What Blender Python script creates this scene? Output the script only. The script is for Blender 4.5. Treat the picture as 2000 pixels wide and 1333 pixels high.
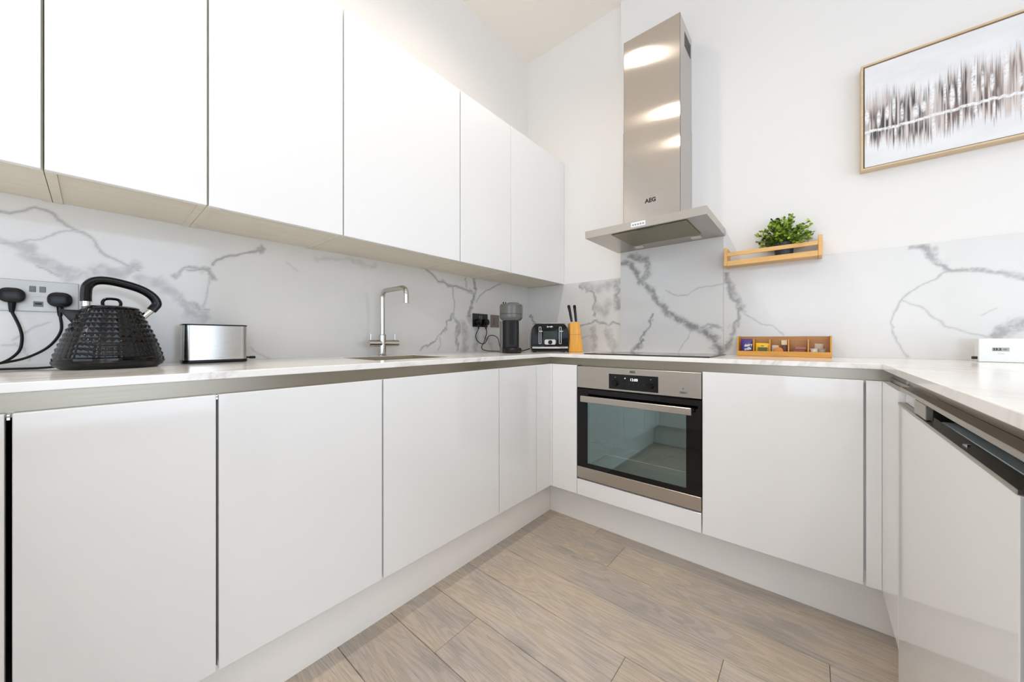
import bpy, bmesh, math, random
import numpy as np
from mathutils import Vector, Matrix

for o in list(bpy.data.objects):
    bpy.data.objects.remove(o, do_unlink=True)
SC = bpy.context.scene
COL = SC.collection
PI = math.pi

# ------------------------------------------------------------------ camera
cam_data = bpy.data.cameras.new('camera')
cam = bpy.data.objects.new('camera', cam_data)
COL.objects.link(cam)
cam.location = (1.6858, -2.1841, 1.0192)
cam.rotation_euler = (PI / 2, 0, math.radians(40.27))
cam_data.sensor_width = 36
cam_data.lens = 692.8 / 2000 * 36
cam_data.shift_y = -0.00165
cam_data.clip_start = 0.02
SC.camera = cam

# ------------------------------------------------------------------ world, exposure
SC.view_settings.view_transform = 'Standard'
SC.view_settings.look = 'None'
SC.view_settings.gamma = 1
SC.view_settings.use_curve_mapping = False
SC.view_settings.exposure = -0.43
world = bpy.data.worlds.new('daylight'); SC.world = world
world.use_nodes = True
wb = world.node_tree.nodes['Background']
wb.inputs[0].default_value = (0.72, 0.84, 1.0, 1)
wb.inputs[1].default_value = 5.0
# portal in the window opening of the right wall (guides daylight sampling, gives no light itself)
pl = bpy.data.lights.new('window_portal', 'AREA'); pl.shape = 'RECTANGLE'; pl.size = 2.3; pl.size_y = 3.2
pl.cycles.is_portal = True
po = bpy.data.objects.new('window_portal', pl); COL.objects.link(po)
po.location = (4.98, -2.7, 1.3); po.rotation_euler = (0, PI / 2, 0)
pl2 = bpy.data.lights.new('window_portal', 'AREA'); pl2.shape = 'RECTANGLE'; pl2.size = 3.6; pl2.size_y = 2.5
pl2.cycles.is_portal = True
po2 = bpy.data.objects.new('window_portal', pl2); COL.objects.link(po2)
po2.location = (2.6, -5.48, 1.4); po2.rotation_euler = (-PI / 2, 0, PI)  # portal for the added rear window opening
SC.cycles.diffuse_bounces = 10; SC.cycles.max_bounces = 16

SPOT_W = 37.0
SPOT_COL = (1.0, 0.89, 0.765)
SPOTS = [(.72, -0.95), (3.3, -1.9), (.72, -1.75), (2.5, -2.4), (.72, -2.35), (2.6, -3.1), (4.2, -2.4), (3.9, -3.4), (1.2, -4.0)]

# ------------------------------------------------------------------ helpers
def lin(h):
    r = []
    for i in (0, 2, 4):
        c = int(h[i:i+2], 16) / 255
        r.append(c / 12.92 if c <= .04045 else ((c + .055) / 1.055) ** 2.4)
    return (r[0], r[1], r[2], 1)

def mat(name, h, rough=.5, metal=0.0, **kw):
    m = bpy.data.materials.new(name); m.use_nodes = True
    b = m.node_tree.nodes['Principled BSDF']
    b.inputs['Base Color'].default_value = lin(h) if isinstance(h, str) else (*h, 1)
    b.inputs['Roughness'].default_value = rough
    b.inputs['Metallic'].default_value = metal
    for k, v in kw.items():
        b.inputs[k.replace('_', ' ')].default_value = v
    return m

def nodes(m):
    nt = m.node_tree
    return nt, nt.nodes, nt.links, nt.nodes['Principled BSDF']

def noise(nt, vec, scale, detail=4, rough=.55, dist=0.0):
    n = nt.nodes.new('ShaderNodeTexNoise')
    n.inputs['Scale'].default_value = scale; n.inputs['Detail'].default_value = detail
    n.inputs['Roughness'].default_value = rough; n.inputs['Distortion'].default_value = dist
    if vec is not None: nt.links.new(vec, n.inputs['Vector'])
    return n

def ramp(nt, fac, stops):
    r = nt.nodes.new('ShaderNodeValToRGB')
    el = r.color_ramp.elements
    while len(el) < len(stops): el.new(.5)
    for e, (p, c) in zip(el, stops):
        e.position = p; e.color = lin(c) if isinstance(c, str) else (c, c, c, 1)
    nt.links.new(fac, r.inputs['Fac'])
    return r

def mapping(nt, scale=(1, 1, 1), coord='Object', rot=(0, 0, 0)):
    if coord == 'Position':
        g = nt.nodes.new('ShaderNodeNewGeometry'); src = g.outputs['Position']
    else:
        t = nt.nodes.new('ShaderNodeTexCoord'); src = t.outputs[coord]
    mp = nt.nodes.new('ShaderNodeMapping')
    mp.inputs['Scale'].default_value = scale; mp.inputs['Rotation'].default_value = rot
    nt.links.new(src, mp.inputs['Vector'])
    return mp.outputs['Vector']

def bump(nt, height, strength, dist=.001):
    b = nt.nodes.new('ShaderNodeBump')
    b.inputs['Strength'].default_value = strength; b.inputs['Distance'].default_value = dist
    nt.links.new(height, b.inputs['Height'])
    nt.links.new(b.outputs['Normal'], nt.nodes['Principled BSDF'].inputs['Normal'])

def mix(nt, fac, a, b, mode='MIX'):
    n = nt.nodes.new('ShaderNodeMix'); n.data_type = 'RGBA'; n.blend_type = mode
    for s, v in ((0, fac), (6, a), (7, b)):
        if hasattr(v, 'is_linked') or hasattr(v, 'links'): nt.links.new(v, n.inputs[s])
        else: n.inputs[s].default_value = v
    return n.outputs[2]

def brushed(name, h, rough, axis, metal=1.0, amount=.06, aniso=0.0, tangent=None, bmp=.04):
    """brushed metal: fine grain stretched along axis"""
    m = mat(name, h, rough, metal)
    nt, N, L, b = nodes(m)
    sc = [260, 260, 260]; sc['xyz'.index(axis)] = 4
    v = mapping(nt, sc, 'Position')
    n = noise(nt, v, 1, 3)
    r = nt.nodes.new('ShaderNodeMapRange')
    r.inputs['To Min'].default_value = max(.02, rough - amount); r.inputs['To Max'].default_value = rough + amount
    L.new(n.outputs['Fac'], r.inputs['Value']); L.new(r.outputs['Result'], b.inputs['Roughness'])
    bump(nt, n.outputs['Fac'], bmp, .0004)
    if aniso:
        b.inputs['Anisotropic'].default_value = aniso
        c = nt.nodes.new('ShaderNodeCombineXYZ')
        for i in range(3): c.inputs[i].default_value = tangent[i]
        L.new(c.outputs[0], b.inputs['Tangent'])
    return m

M = {}
M['wall'] = mat('wall_paint', 'E6E3DF', .75)
M['ceiling'] = mat('ceiling_paint', 'F3EEE7', .8)
for k in ('wall', 'ceiling'):
    nt, N, L, b = nodes(M[k])
    n = noise(nt, mapping(nt, (1, 1, 1), 'Position'), 220, 3); bump(nt, n.outputs['Fac'], .05, .0005)
M['gloss'] = mat('gloss_white_lacquer', 'EDECEA', .07)
M['edge'] = mat('white_edge_band', 'E2E1DE', .3)
M['under'] = mat('cream_melamine', 'E3DCCB', .45)
nt, N, L, b = nodes(M['under'])
n = noise(nt, mapping(nt, (30, 4, 30), 'Position'), 1.5, 4)
L.new(ramp(nt, n.outputs['Fac'], [(.3, 'DDD5C2'), (.7, 'E6DFCF')]).outputs[0], b.inputs['Base Color'])
M['carcass'] = mat('shaded_carcass_board', '8F8C86', .6)  # pale board greyed: shade of the door gaps is in its colour
M['inside'] = mat('dark_cabinet_void', '2B2A28', .7)
M['plinth'] = brushed('plinth_pearl_foil', 'F6F3EE', .22, 'x', metal=.0, amount=.03)
M['rail'] = brushed('champagne_aluminium', '9C9486', .30, 'y')
M['steel'] = brushed('brushed_steel', 'BDB6AD', .30, 'x')
M['steel_y'] = brushed('brushed_steel_lengthwise', 'C6C4C0', .24, 'y')
M['hoodsteel'] = brushed('chimney_steel', 'C6BEB5', .10, 'z', aniso=.96, tangent=(1, 0, 0), amount=.01, bmp=.004)
M['chrome'] = mat('chrome', 'D8D6D2', .05, 1.0)
M['tapchrome'] = mat('tap_chrome', 'C4C1BA', .09, 1.0)
M['black'] = mat('black_plastic', '0C0C0D', .22, Specular_IOR_Level=.28)
M['blackgloss'] = mat('black_gloss', '050506', .06, Specular_IOR_Level=.4)
M['blackrubber'] = mat('black_cable_rubber', '0E0E0E', .45, Specular_IOR_Level=.25)
M['grey'] = mat('grey_plastic', '63635F', .22)
M['darkgrey'] = mat('dark_grey_plastic', '211F1E', .3, Specular_IOR_Level=.22)
M['midgrey'] = mat('switch_grey_plastic', '6E6E70', .4)
M['whiteplastic'] = mat('white_plastic', 'ECEDEB', .3)
M['ink'] = mat('black_print', '1C1B1A', .5)
M['palegrey'] = mat('grey_print', '8A8A88', .5)
M['lightink'] = mat('white_print', 'E8E8E6', .5)

# quartz worktop
m = M['quartz'] = mat('white_quartz', 'F0ECE6', .12)
nt, N, L, b = nodes(m)
v = mapping(nt, (1, 1, 1), 'Position')
n1 = noise(nt, v, 2.2, 8, .6, 1.3)
s = nt.nodes.new('ShaderNodeMath'); s.operation = 'SUBTRACT'; s.inputs[1].default_value = .5
L.new(n1.outputs['Fac'], s.inputs[0])
a = nt.nodes.new('ShaderNodeMath'); a.operation = 'ABSOLUTE'; L.new(s.outputs[0], a.inputs[0])
r1 = ramp(nt, a.outputs[0], [(0.0, 'C9C4BD'), (.014, 'E4DFD9'), (.05, 'F4F1EC')])
n2 = noise(nt, v, 1.1, 3); r2 = ramp(nt, n2.outputs['Fac'], [(.42, 1.0), (.62, 0.25)])
L.new(mix(nt, r2.outputs[0], r1.outputs[0], lin('F4F1EC')), b.inputs['Base Color'])

# marble-look splashback: colour from the 'vein' attribute of the panel
m = M['marble'] = mat('marble_splashback', 'D5D3D0', .12)
nt, N, L, b = nodes(m)
at = nt.nodes.new('ShaderNodeAttribute'); at.attribute_name = 'vein'
v = mapping(nt, (1, 1, 1), 'Position')
n2 = noise(nt, v, 3.0, 5)
base = ramp(nt, n2.outputs['Fac'], [(.3, 'D4D1CD'), (.7, 'DAD7D2')])
L.new(mix(nt, at.outputs['Fac'], base.outputs[0], lin('8B8987')), b.inputs['Base Color'])

# oak floor: grain runs along x, each board offset by its own random value
m = M['oak'] = mat('grey_oak_board', 'B3A596', .38)
nt, N, L, b = nodes(m)
oi = nt.nodes.new('ShaderNodeObjectInfo')
g = nt.nodes.new('ShaderNodeNewGeometry')
off = nt.nodes.new('ShaderNodeVectorMath'); off.operation = 'SCALE'; off.inputs[0].default_value = (13, 7, 3)
L.new(oi.outputs['Random'], off.inputs['Scale'])
ad = nt.nodes.new('ShaderNodeVectorMath'); ad.operation = 'ADD'
L.new(g.outputs['Position'], ad.inputs[0]); L.new(off.outputs[0], ad.inputs[1])
mp = nt.nodes.new('ShaderNodeMapping'); mp.inputs['Scale'].default_value = (.8, 7.0, 1); L.new(ad.outputs[0], mp.inputs['Vector'])
big = noise(nt, mp.outputs[0], 1.5, 3, .5, .6)
wv = nt.nodes.new('ShaderNodeMath'); wv.operation = 'MULTIPLY'; wv.inputs[1].default_value = 105
L.new(big.outputs['Fac'], wv.inputs[0])
sn = nt.nodes.new('ShaderNodeMath'); sn.operation = 'SINE'; L.new(wv.outputs[0], sn.inputs[0])
mp2 = nt.nodes.new('ShaderNodeMapping'); mp2.inputs['Scale'].default_value = (11, 330, 1); L.new(ad.outputs[0], mp2.inputs['Vector'])
fine = noise(nt, mp2.outputs[0], 1, 5, .7)
mp3 = nt.nodes.new('ShaderNodeMapping'); mp3.inputs['Scale'].default_value = (1.6, 4, 1); L.new(ad.outputs[0], mp3.inputs['Vector'])
pat = noise(nt, mp3.outputs[0], 1.6, 3)
col = ramp(nt, pat.outputs['Fac'], [(.30, 'B3A9A1'), (.45, 'C3B8AE'), (.56, 'CABCAC'), (.70, 'D0BFAA')])
rs = ramp(nt, sn.outputs[0], [(.0, .84), (.10, .96), (.3, 1.0)])
rf = ramp(nt, fine.outputs['Fac'], [(.30, .62), (.42, .90), (.52, 1.0), (.7, 1.05)])
c1 = mix(nt, .8, col.outputs[0], rs.outputs[0], 'MULTIPLY')
c2 = mix(nt, 1.0, c1, rf.outputs[0], 'MULTIPLY')
rv = ramp(nt, oi.outputs['Random'], [(0, .90), (1, 1.05)])
c3 = mix(nt, 1.0, c2, rv.outputs[0], 'MULTIPLY')
L.new(c3, b.inputs['Base Color'])
bump(nt, fine.outputs['Fac'], .25, .0012)

def wood(name, h1, h2, axis, rough=.4, sc=1.0):
    m = mat(name, h1, rough)
    nt, N, L, b = nodes(m)
    s_ = [90 * sc] * 3; s_['xyz'.index(axis)] = 6 * sc
    n = noise(nt, mapping(nt, s_, 'Object'), 1, 4, .6, .5)
    L.new(ramp(nt, n.outputs['Fac'], [(.3, h1), (.7, h2)]).outputs[0], b.inputs['Base Color'])
    return m
M['bamboo'] = wood('bamboo_lengthwise', 'D9A55E', 'E6B976', 'x')
M['honey'] = wood('honey_bamboo', 'C98A2E', 'DDA243', 'x')
M['honeydark'] = wood('honey_bamboo_back', 'A9733A', 'BC8648', 'x')
M['block'] = wood('orange_beech', 'E09A2A', 'EFB04A', 'z')
M['frameoak'] = wood('pale_oak_frame', 'C9AE8A', 'D8C09C', 'x')

def bm_new(): return bmesh.new()

def add_box(bm, x0, x1, y0, y1, z0, z1, bev=0.0, seg=1):
    t = bmesh.new()
    bmesh.ops.create_cube(t, size=1)
    for v in t.verts:
        v.co = Vector(((x0 + x1) / 2 + v.co.x * abs(x1 - x0), (y0 + y1) / 2 + v.co.y * abs(y1 - y0), (z0 + z1) / 2 + v.co.z * abs(z1 - z0)))
    if bev: bmesh.ops.bevel(t, geom=t.edges[:], offset=bev, segments=seg, affect='EDGES', profile=.5)
    merge(bm, t)

def merge(bm, t, mtx=None):
    if mtx is not None: bmesh.ops.transform(t, matrix=mtx, verts=t.verts)
    vs = [bm.verts.new(v.co) for v in t.verts]
    t.verts.index_update()
    for f in t.faces:
        try:
            nf = bm.faces.new([vs[v.index] for v in f.verts]); nf.smooth = f.smooth
        except ValueError: pass
    t.free()

def box(*a, **k):
    bm = bmesh.new(); add_box(bm, *a, **k); return bm

def add_lathe(bm, prof, seg=24, mtx=None, smooth=True):
    """prof: list of (r, z); revolve about local z"""
    t = bmesh.new(); rings = []
    for r, z in prof:
        if r < 1e-6: rings.append([t.verts.new((0, 0, z))])
        else: rings.append([t.verts.new((r * math.cos(2 * PI * i / seg), r * math.sin(2 * PI * i / seg), z)) for i in range(seg)])
    for a, b in zip(rings, rings[1:]):
        for i in range(seg):
            j = (i + 1) % seg
            if len(a) == 1 and len(b) == 1: continue
            if len(a) == 1: f = t.faces.new((a[0], b[j], b[i]))
            elif len(b) == 1: f = t.faces.new((a[i], a[j], b[0]))
            else: f = t.faces.new((a[i], a[j], b[j], b[i]))
            f.smooth = smooth
    bmesh.ops.recalc_face_normals(t, faces=t.faces[:])
    merge(bm, t, mtx)

def add_tube(bm, pts, r, seg=10, closed_ends=True, flat=None):
    """tube along a point list; flat=(a,b) gives an oval section"""
    P = [Vector(p) for p in pts]; rings = []
    up = Vector((0, 0, 1))
    rr = r if isinstance(r, (list, tuple)) else [r] * len(P)
    d0 = (P[1] - P[0]).normalized()
    n = d0.orthogonal().normalized()
    for i, p in enumerate(P):
        d = (P[min(i + 1, len(P) - 1)] - P[max(i - 1, 0)]).normalized()
        n = (n - d * n.dot(d)).normalized(); bnm = d.cross(n)
        rings.append([bm.verts.new(p + (n * math.cos(2 * PI * k / seg) * (flat[0] if flat else 1) + bnm * math.sin(2 * PI * k / seg) * (flat[1] if flat else 1)) * rr[i]) for k in range(seg)])
    for a, b in zip(rings, rings[1:]):
        for k in range(seg):
            f = bm.faces.new((a[k], a[(k + 1) % seg], b[(k + 1) % seg], b[k])); f.smooth = True
    if closed_ends:
        bm.faces.new(rings[0][::-1]); bm.faces.new(rings[-1])

def smooth_path(pts, n=6):
    P = [Vector(p) for p in pts]; out = []
    for i in range(len(P) - 1):
        p0, p1, p2, p3 = P[max(i - 1, 0)], P[i], P[i + 1], P[min(i + 2, len(P) - 1)]
        for k in range(n):
            t = k / n
            out.append(.5 * ((2 * p1) + (p2 - p0) * t + (2 * p0 - 5 * p1 + 4 * p2 - p3) * t * t + (3 * p1 - p0 - 3 * p2 + p3) * t ** 3))
    out.append(P[-1]); return out

def add_prism(bm, poly, a0, a1, axis='z', bev=0):
    """extrude a 2D polygon; axis z: (x,y); y: (x,z); x: (y,z)"""
    t = bmesh.new()
    def pt(p, a): return {'z': (p[0], p[1], a), 'y': (p[0], a, p[1]), 'x': (a, p[0], p[1])}[axis]
    lo = [t.verts.new(pt(p, a0)) for p in poly]; hi = [t.verts.new(pt(p, a1)) for p in poly]
    t.faces.new(lo); t.faces.new(hi)
    for i in range(len(poly)):
        j = (i + 1) % len(poly); t.faces.new((lo[i], lo[j], hi[j], hi[i]))
    bmesh.ops.recalc_face_normals(t, faces=t.faces[:])
    if bev: bmesh.ops.bevel(t, geom=t.edges[:], offset=bev, segments=2, affect='EDGES', profile=.5)
    merge(bm, t)

def rrect(x0, x1, y0, y1, r, n=5):
    out = []
    for cx, cy, a0 in ((x1 - r, y1 - r, 0), (x0 + r, y1 - r, 90), (x0 + r, y0 + r, 180), (x1 - r, y0 + r, 270)):
        for k in range(n + 1):
            a = math.radians(a0 + 90 * k / n); out.append((cx + r * math.cos(a), cy + r * math.sin(a)))
    return out

OFF = {}
def obj(name, bm, material, parent=None, label=None, kind=None):
    """links one mesh object; under a thing built in world coordinates the mesh is shifted to the thing's base"""
    me = bm if isinstance(bm, bpy.types.Mesh) else bpy.data.meshes.new(name)
    if not isinstance(bm, bpy.types.Mesh):
        bmesh.ops.recalc_face_normals(bm, faces=bm.faces[:])
        bm.to_mesh(me); bm.free()
        me.set_sharp_from_angle(angle=math.radians(32))
    o = bpy.data.objects.new(name, me); COL.objects.link(o)
    if material is not None:
        me.materials.clear(); me.materials.append(material)
    if parent is not None:
        o.parent = parent
        off = OFF.get(parent.name, Vector((0, 0, 0)))
        if off.length: me.transform(Matrix.Translation(-off))
        OFF[o.name] = off
    if label: o['label'] = label
    if kind: o['kind'] = kind
    return o

def thing(name, label, cat, loc=(0, 0, 0), group=None, local=False, rotz=0):
    o = bpy.data.objects.new(name, None); COL.objects.link(o)
    o.empty_display_size = .05
    o.location = loc; o.rotation_euler = (0, 0, rotz)
    o['label'] = label; o['category'] = cat
    if group: o['group'] = group
    OFF[o.name] = Vector((0, 0, 0)) if local else Vector(loc)
    return o

def single(name, bm, material, label, cat, group=None):
    o = obj(name, bm, material); o['label'] = label; o['category'] = cat
    if group: o['group'] = group
    return o

def struct(name, bm, material): return obj(name, bm, material, kind='structure')

def text(body, size, mtx, depth=.0006, name='lettering', parent=None, material=None, bold=0.0, label=None):
    cu = bpy.data.curves.new('t', 'FONT'); cu.body = body; cu.size = size; cu.extrude = depth
    cu.align_x = 'CENTER'; cu.align_y = 'CENTER'; cu.offset = bold
    to = bpy.data.objects.new('t', cu); COL.objects.link(to)
    dg = bpy.context.evaluated_depsgraph_get(); dg.update()
    me = bpy.data.meshes.new_from_object(to.evaluated_get(dg))
    bpy.data.objects.remove(to, do_unlink=True)
    me.transform(mtx); me.name = name
    return obj(name, me, material or M['ink'], parent, label=label)

def face_y(x, y, z):     # text facing -y
    return Matrix.Translation((x, y, z)) @ Matrix.Rotation(PI / 2, 4, 'X')
def face_x(x, y, z):     # text facing +x
    return Matrix.Translation((x, y, z)) @ Matrix.Rotation(PI / 2, 4, 'Z') @ Matrix.Rotation(PI / 2, 4, 'X')

# key dimensions (metres), x to the right along the back wall, y into the room negative, z up
D, B, W, H = .558, -.5145, 1.860, .939      # left fronts, back fronts, right fronts, worktop top
ZT, ZB = .881, .194                          # top and bottom of the base fronts
BR = -.024                                   # chimney-breast wall plane
CZ = 3.16                                    # ceiling
# ------------------------------------------------------------------ room shell
struct('floor', box(-.1, 5.1, -5.6, .1, -.06, -.012), M['inside'])
floor_o = bpy.data.objects['floor']
rows = np.arange(-.5 + .1935 * 3, -5.6, -.1935)
rnd = random.Random(4)
plank_meshes = {}
joints = {round(-.5, 3): .984, round(-.6935, 3): 1.727, round(-.887, 3): 1.47, round(-1.0805, 3): 1.228, round(-1.274, 3): .748, round(-1.4675, 3): 2.13, round(-1.661, 3): 1.05}
def plank(x0, x1, y0, y1):
    L_ = round(x1 - x0, 2)
    bm = box(x0, x1, y0 + .0009, y1 - .0009, -.012, 0, bev=.0014)
    return obj('plank', bm, M['oak'], floor_o)
for r_ in rows:
    yb = r_ - .1935 if False else r_
    y0, y1 = yb - .1935, yb
    key = min(joints, key=lambda k: abs(k - y1)); 
    j = joints[key] if abs(key - y1) < .01 else rnd.uniform(.3, 1.6)
    xs = [j]
    while xs[0] > 0: xs.insert(0, xs[0] - 1.82)
    while xs[-1] < 5: xs.append(xs[-1] + 1.82)
    for a_, b_ in zip(xs, xs[1:]):
        a2, b2 = max(a_, -.05), min(b_, 5.0)
        if b2 - a2 > .02 and y1 > -5.5: plank(a2 + .0006, b2 - .0006, max(y0, -5.5), min(y1, .08))
struct('ceiling', box(-.1, 5.1, -5.6, .1, CZ, CZ + .1), M['ceiling'])
struct('wall_left', box(-.1, 0, -5.6, .1, 0, CZ), M['wall'])
bm = bmesh.new(); add_box(bm, 0, .765, 0, .1, 0, CZ); 
struct('wall_back', bm, M['wall'])
struct('wall_chimney_breast', box(.760, 5.0, BR, .1, 0, CZ), M['wall'])
bm = bmesh.new()
add_box(bm, 0, .8, -5.6, -5.5, 0, CZ); add_box(bm, 4.4, 5.0, -5.6, -5.5, 0, CZ); add_box(bm, .8, 4.4, -5.6, -5.5, 0, .15); add_box(bm, .8, 4.4, -5.6, -5.5, 2.65, CZ)
struct('wall_rear', bm, M['wall'])
bm = bmesh.new()
for xa in (.8, 1.98, 3.16, 4.35): add_box(bm, xa, xa + .05, -5.54, -5.48, .15, 2.65)
for za in (.15, 2.60): add_box(bm, .8, 4.4, -5.54, -5.48, za, za + .05)
struct('added_rear_window', bm, M['edge'])  # unseen window added to brighten the back wall and ceiling
bm = bmesh.new()
add_box(bm, 5.0, 5.1, -5.5, -4.3, 0, CZ); add_box(bm, 5.0, 5.1, -1.1, .1, 0, CZ)
add_box(bm, 5.0, 5.1, -4.3, -1.1, 0, .12); add_box(bm, 5.0, 5.1, -4.3, -1.1, 2.45, CZ)
struct('wall_right', bm, M['wall'])
bm = bmesh.new()
for ya in (-4.3, -2.73, -1.15): add_box(bm, 4.98, 5.04, ya, ya + .05, .12, 2.45)
for za in (.12, 2.40): add_box(bm, 4.98, 5.04, -4.3, -1.1, za, za + .05)
struct('window_1', bm, M['edge'])

# ------------------------------------------------------------------ marble splashbacks (vein density stored per vertex)
VEINS={'left':[([(-2.365,1.347),(-2.348,1.37),(-2.333,1.366),(-2.317,1.379),(-2.288,1.389),(-2.268,1.386),(-2.248,1.369),(-2.227,1.352),(-2.205,1.343),(-2.186,1.329),(-2.175,1.308),(-2.159,1.281),(-2.131,1.265),(-2.106,1.257),(-2.085,1.246)],0.0063,0.75,0),
 ([(-2.365,1.27),(-2.348,1.276),(-2.317,1.287),(-2.285,1.302),(-2.265,1.318),(-2.244,1.336),(-2.223,1.344),(-2.205,1.337)],0.0055,0.6,0),
 ([(-2.329,1.282),(-2.308,1.276),(-2.295,1.251),(-2.272,1.233),(-2.241,1.216),(-2.209,1.215),(-2.155,1.228),(-2.119,1.233),(-2.098,1.249)],0.0341,0.55,1),
 ([(-2.288,1.231),(-2.268,1.22),(-2.248,1.206),(-2.234,1.205)],0.0044,0.8,0),
 ([(-1.905,1.296),(-1.866,1.327),(-1.819,1.35),(-1.768,1.367)],0.0065,0.8,0),
 ([(-2.017,1.242),(-1.993,1.258),(-1.958,1.268),(-1.916,1.273),(-1.902,1.25)],0.015,0.7,1),
 ([(-1.968,1.265),(-1.916,1.274)],0.0048,0.9,0),
 ([(-1.908,1.25),(-1.916,1.207),(-1.921,1.164),(-1.926,1.136)],0.0056,0.5,0),
 ([(-2.072,1.215),(-2.031,1.2),(-2.007,1.17),(-1.983,1.146),(-1.968,1.12),(-1.937,1.087)],0.0298,0.5,1),
 ([(-1.947,1.148),(-1.934,1.127)],0.0069,0.8,0),
 ([(-2.268,1.068),(-2.292,1.051),(-2.311,1.034),(-2.329,1.018)],0.0038,0.5,0),
 ([(-2.348,1.001),(-2.323,1.008),(-2.308,0.991),(-2.301,0.959)],0.0037,0.5,0),
 ([(-1.734,1.383),(-1.76,1.381),(-1.766,1.366),(-1.793,1.354),(-1.817,1.351),(-1.861,1.333),(-1.887,1.314),(-1.905,1.292)],0.005,0.8,0),
 ([(-1.742,1.383),(-1.76,1.382)],0.0255,0.7,1),
 ([(-1.991,1.167),(-1.958,1.143),(-1.93,1.122),(-1.927,1.095)],0.0273,0.5,1),
 ([(-1.941,1.151),(-1.942,1.137),(-1.93,1.127),(-1.909,1.128)],0.0037,0.7,0),
 ([(-1.661,1.342),(-1.641,1.329),(-1.622,1.31)],0.0043,0.35,0),
 ([(-1.545,1.379),(-1.403,1.397),(-1.274,1.381)],0.0242,0.25,1),
 ([(-1.789,0.986),(-1.76,0.965),(-1.72,0.943)],0.0041,0.5,0),
 ([(-0.959,1.416),(-0.916,1.396),(-0.88,1.359),(-0.827,1.361),(-0.779,1.341),(-0.722,1.347),(-0.671,1.337),(-0.61,1.327),(-0.573,1.297)],0.01,0.85,0),
 ([(-0.834,1.365),(-0.779,1.344)],0.0185,0.6,1),
 ([(-0.722,1.347),(-0.61,1.33)],0.022,0.6,1),
 ([(-0.763,1.342),(-0.759,1.293),(-0.747,1.244),(-0.755,1.167)],0.0069,0.7,0),
 ([(-0.583,1.416),(-0.573,1.351),(-0.583,1.296),(-0.61,1.241),(-0.628,1.167)],0.0279,0.85,1),
 ([(-0.65,1.414),(-0.645,1.349)],0.0144,0.6,1),
 ([(-0.564,1.258),(-0.527,1.308),(-0.469,1.348),(-0.398,1.377),(-0.324,1.414)],0.0076,0.7,0),
 ([(-0.755,1.161),(-0.803,1.134),(-0.827,1.072),(-0.872,1.029),(-0.938,0.993),(-0.994,0.954)],0.0121,0.75,1),
 ([(-0.865,1.029),(-0.857,0.987),(-0.88,0.951)],0.0048,0.6,0),
 ([(-0.755,1.161),(-0.714,1.119),(-0.722,1.061),(-0.739,1.004),(-0.722,0.953)],0.0254,0.65,1),
 ([(-0.68,1.12),(-0.663,1.042),(-0.663,0.952)],0.0518,0.5,1),
 ([(-0.628,1.167),(-0.555,1.077),(-0.573,0.956)],0.0466,0.5,1),
 ([(-0.478,1.03),(-0.429,0.995),(-0.419,0.953)],0.0279,0.4,1)],
'niche':[([(0.462,1.385),(0.517,1.351),(0.563,1.333),(0.578,1.291),(0.556,1.238),(0.563,1.182)],0.0194,0.75,1),
 ([(0.486,1.393),(0.601,1.351),(0.673,1.378),(0.736,1.391)],0.0542,0.5,1),
 ([(0.708,1.394),(0.729,1.326),(0.729,1.214)],0.033,0.7,1),
 ([(0.578,1.236),(0.637,1.206),(0.673,1.257)],0.0609,0.45,1),
 ([(0.454,1.116),(0.517,1.131),(0.578,1.143),(0.652,1.124),(0.743,1.115)],0.0178,0.75,1),
 ([(0.556,1.085),(0.563,0.954)],0.0414,0.5,1),
 ([(0.659,1.077),(0.702,0.957)],0.0467,0.5,1),
 ([(0.462,1.023),(0.533,1.044)],0.007,0.4,0),
 ([(0.017,1.206),(0.046,1.189),(0.071,1.149)],0.0204,0.8,1)],
'back':[([(0.719,1.527),(0.76,1.508),(0.839,1.472),(0.89,1.366),(0.951,1.31),(0.999,1.234),(1.045,1.171),(1.111,1.133),(1.175,1.085),(1.237,1.062),(1.276,1.017),(1.315,0.957)],0.0405,0.95,1),
 ([(0.826,1.537),(0.927,1.497),(0.933,1.41),(0.877,1.367)],0.0398,0.9,1),
 ([(0.957,1.163),(0.939,1.09),(0.902,1.029),(0.852,0.954)],0.0161,0.85,1),
 ([(0.877,0.985),(0.839,0.941)],0.0302,0.7,1),
 ([(1.033,1.303),(1.1,1.268),(1.154,1.269),(1.206,1.305),(1.266,1.304),(1.322,1.31)],0.0046,0.6,0),
 ([(1.226,1.084),(1.276,1.094),(1.322,1.077)],0.0166,0.7,1),
 ([(1.165,1.063),(1.159,1.028),(1.133,1.005),(1.1,0.947)],0.0046,0.5,0),
 ([(1.334,1.363),(1.348,1.286),(1.38,1.219),(1.407,1.165),(1.389,1.102),(1.361,1.049),(1.338,0.963)],0.0214,0.75,1),
 ([(1.357,1.296),(1.389,1.208),(1.407,1.165)],0.0318,0.6,1),
 ([(1.42,1.148),(1.476,1.105),(1.534,1.083),(1.579,1.042)],0.0045,0.7,0),
 ([(1.988,1.406),(2.032,1.387),(2.053,1.342),(2.079,1.306)],0.0229,0.8,1),
 ([(2.079,1.306),(2.125,1.288),(2.173,1.271),(2.22,1.258),(2.264,1.234),(2.346,1.193)],0.0181,0.75,1),
 ([(2.095,1.288),(2.058,1.261),(2.01,1.233),(1.97,1.186),(1.947,1.137),(1.933,1.095),(1.942,1.043),(1.965,0.992),(1.982,0.946)],0.005,0.6,0),
 ([(1.965,1.178),(2.021,1.149),(2.053,1.107),(2.095,1.065),(2.149,1.041),(2.206,1.025)],0.0048,0.55,0),
 ([(2.206,1.025),(2.237,1.062),(2.264,1.084),(2.326,1.146)],0.0294,0.7,1),
 ([(2.168,1.11),(2.206,1.135)],0.0023,0.4,0)]}

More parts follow.
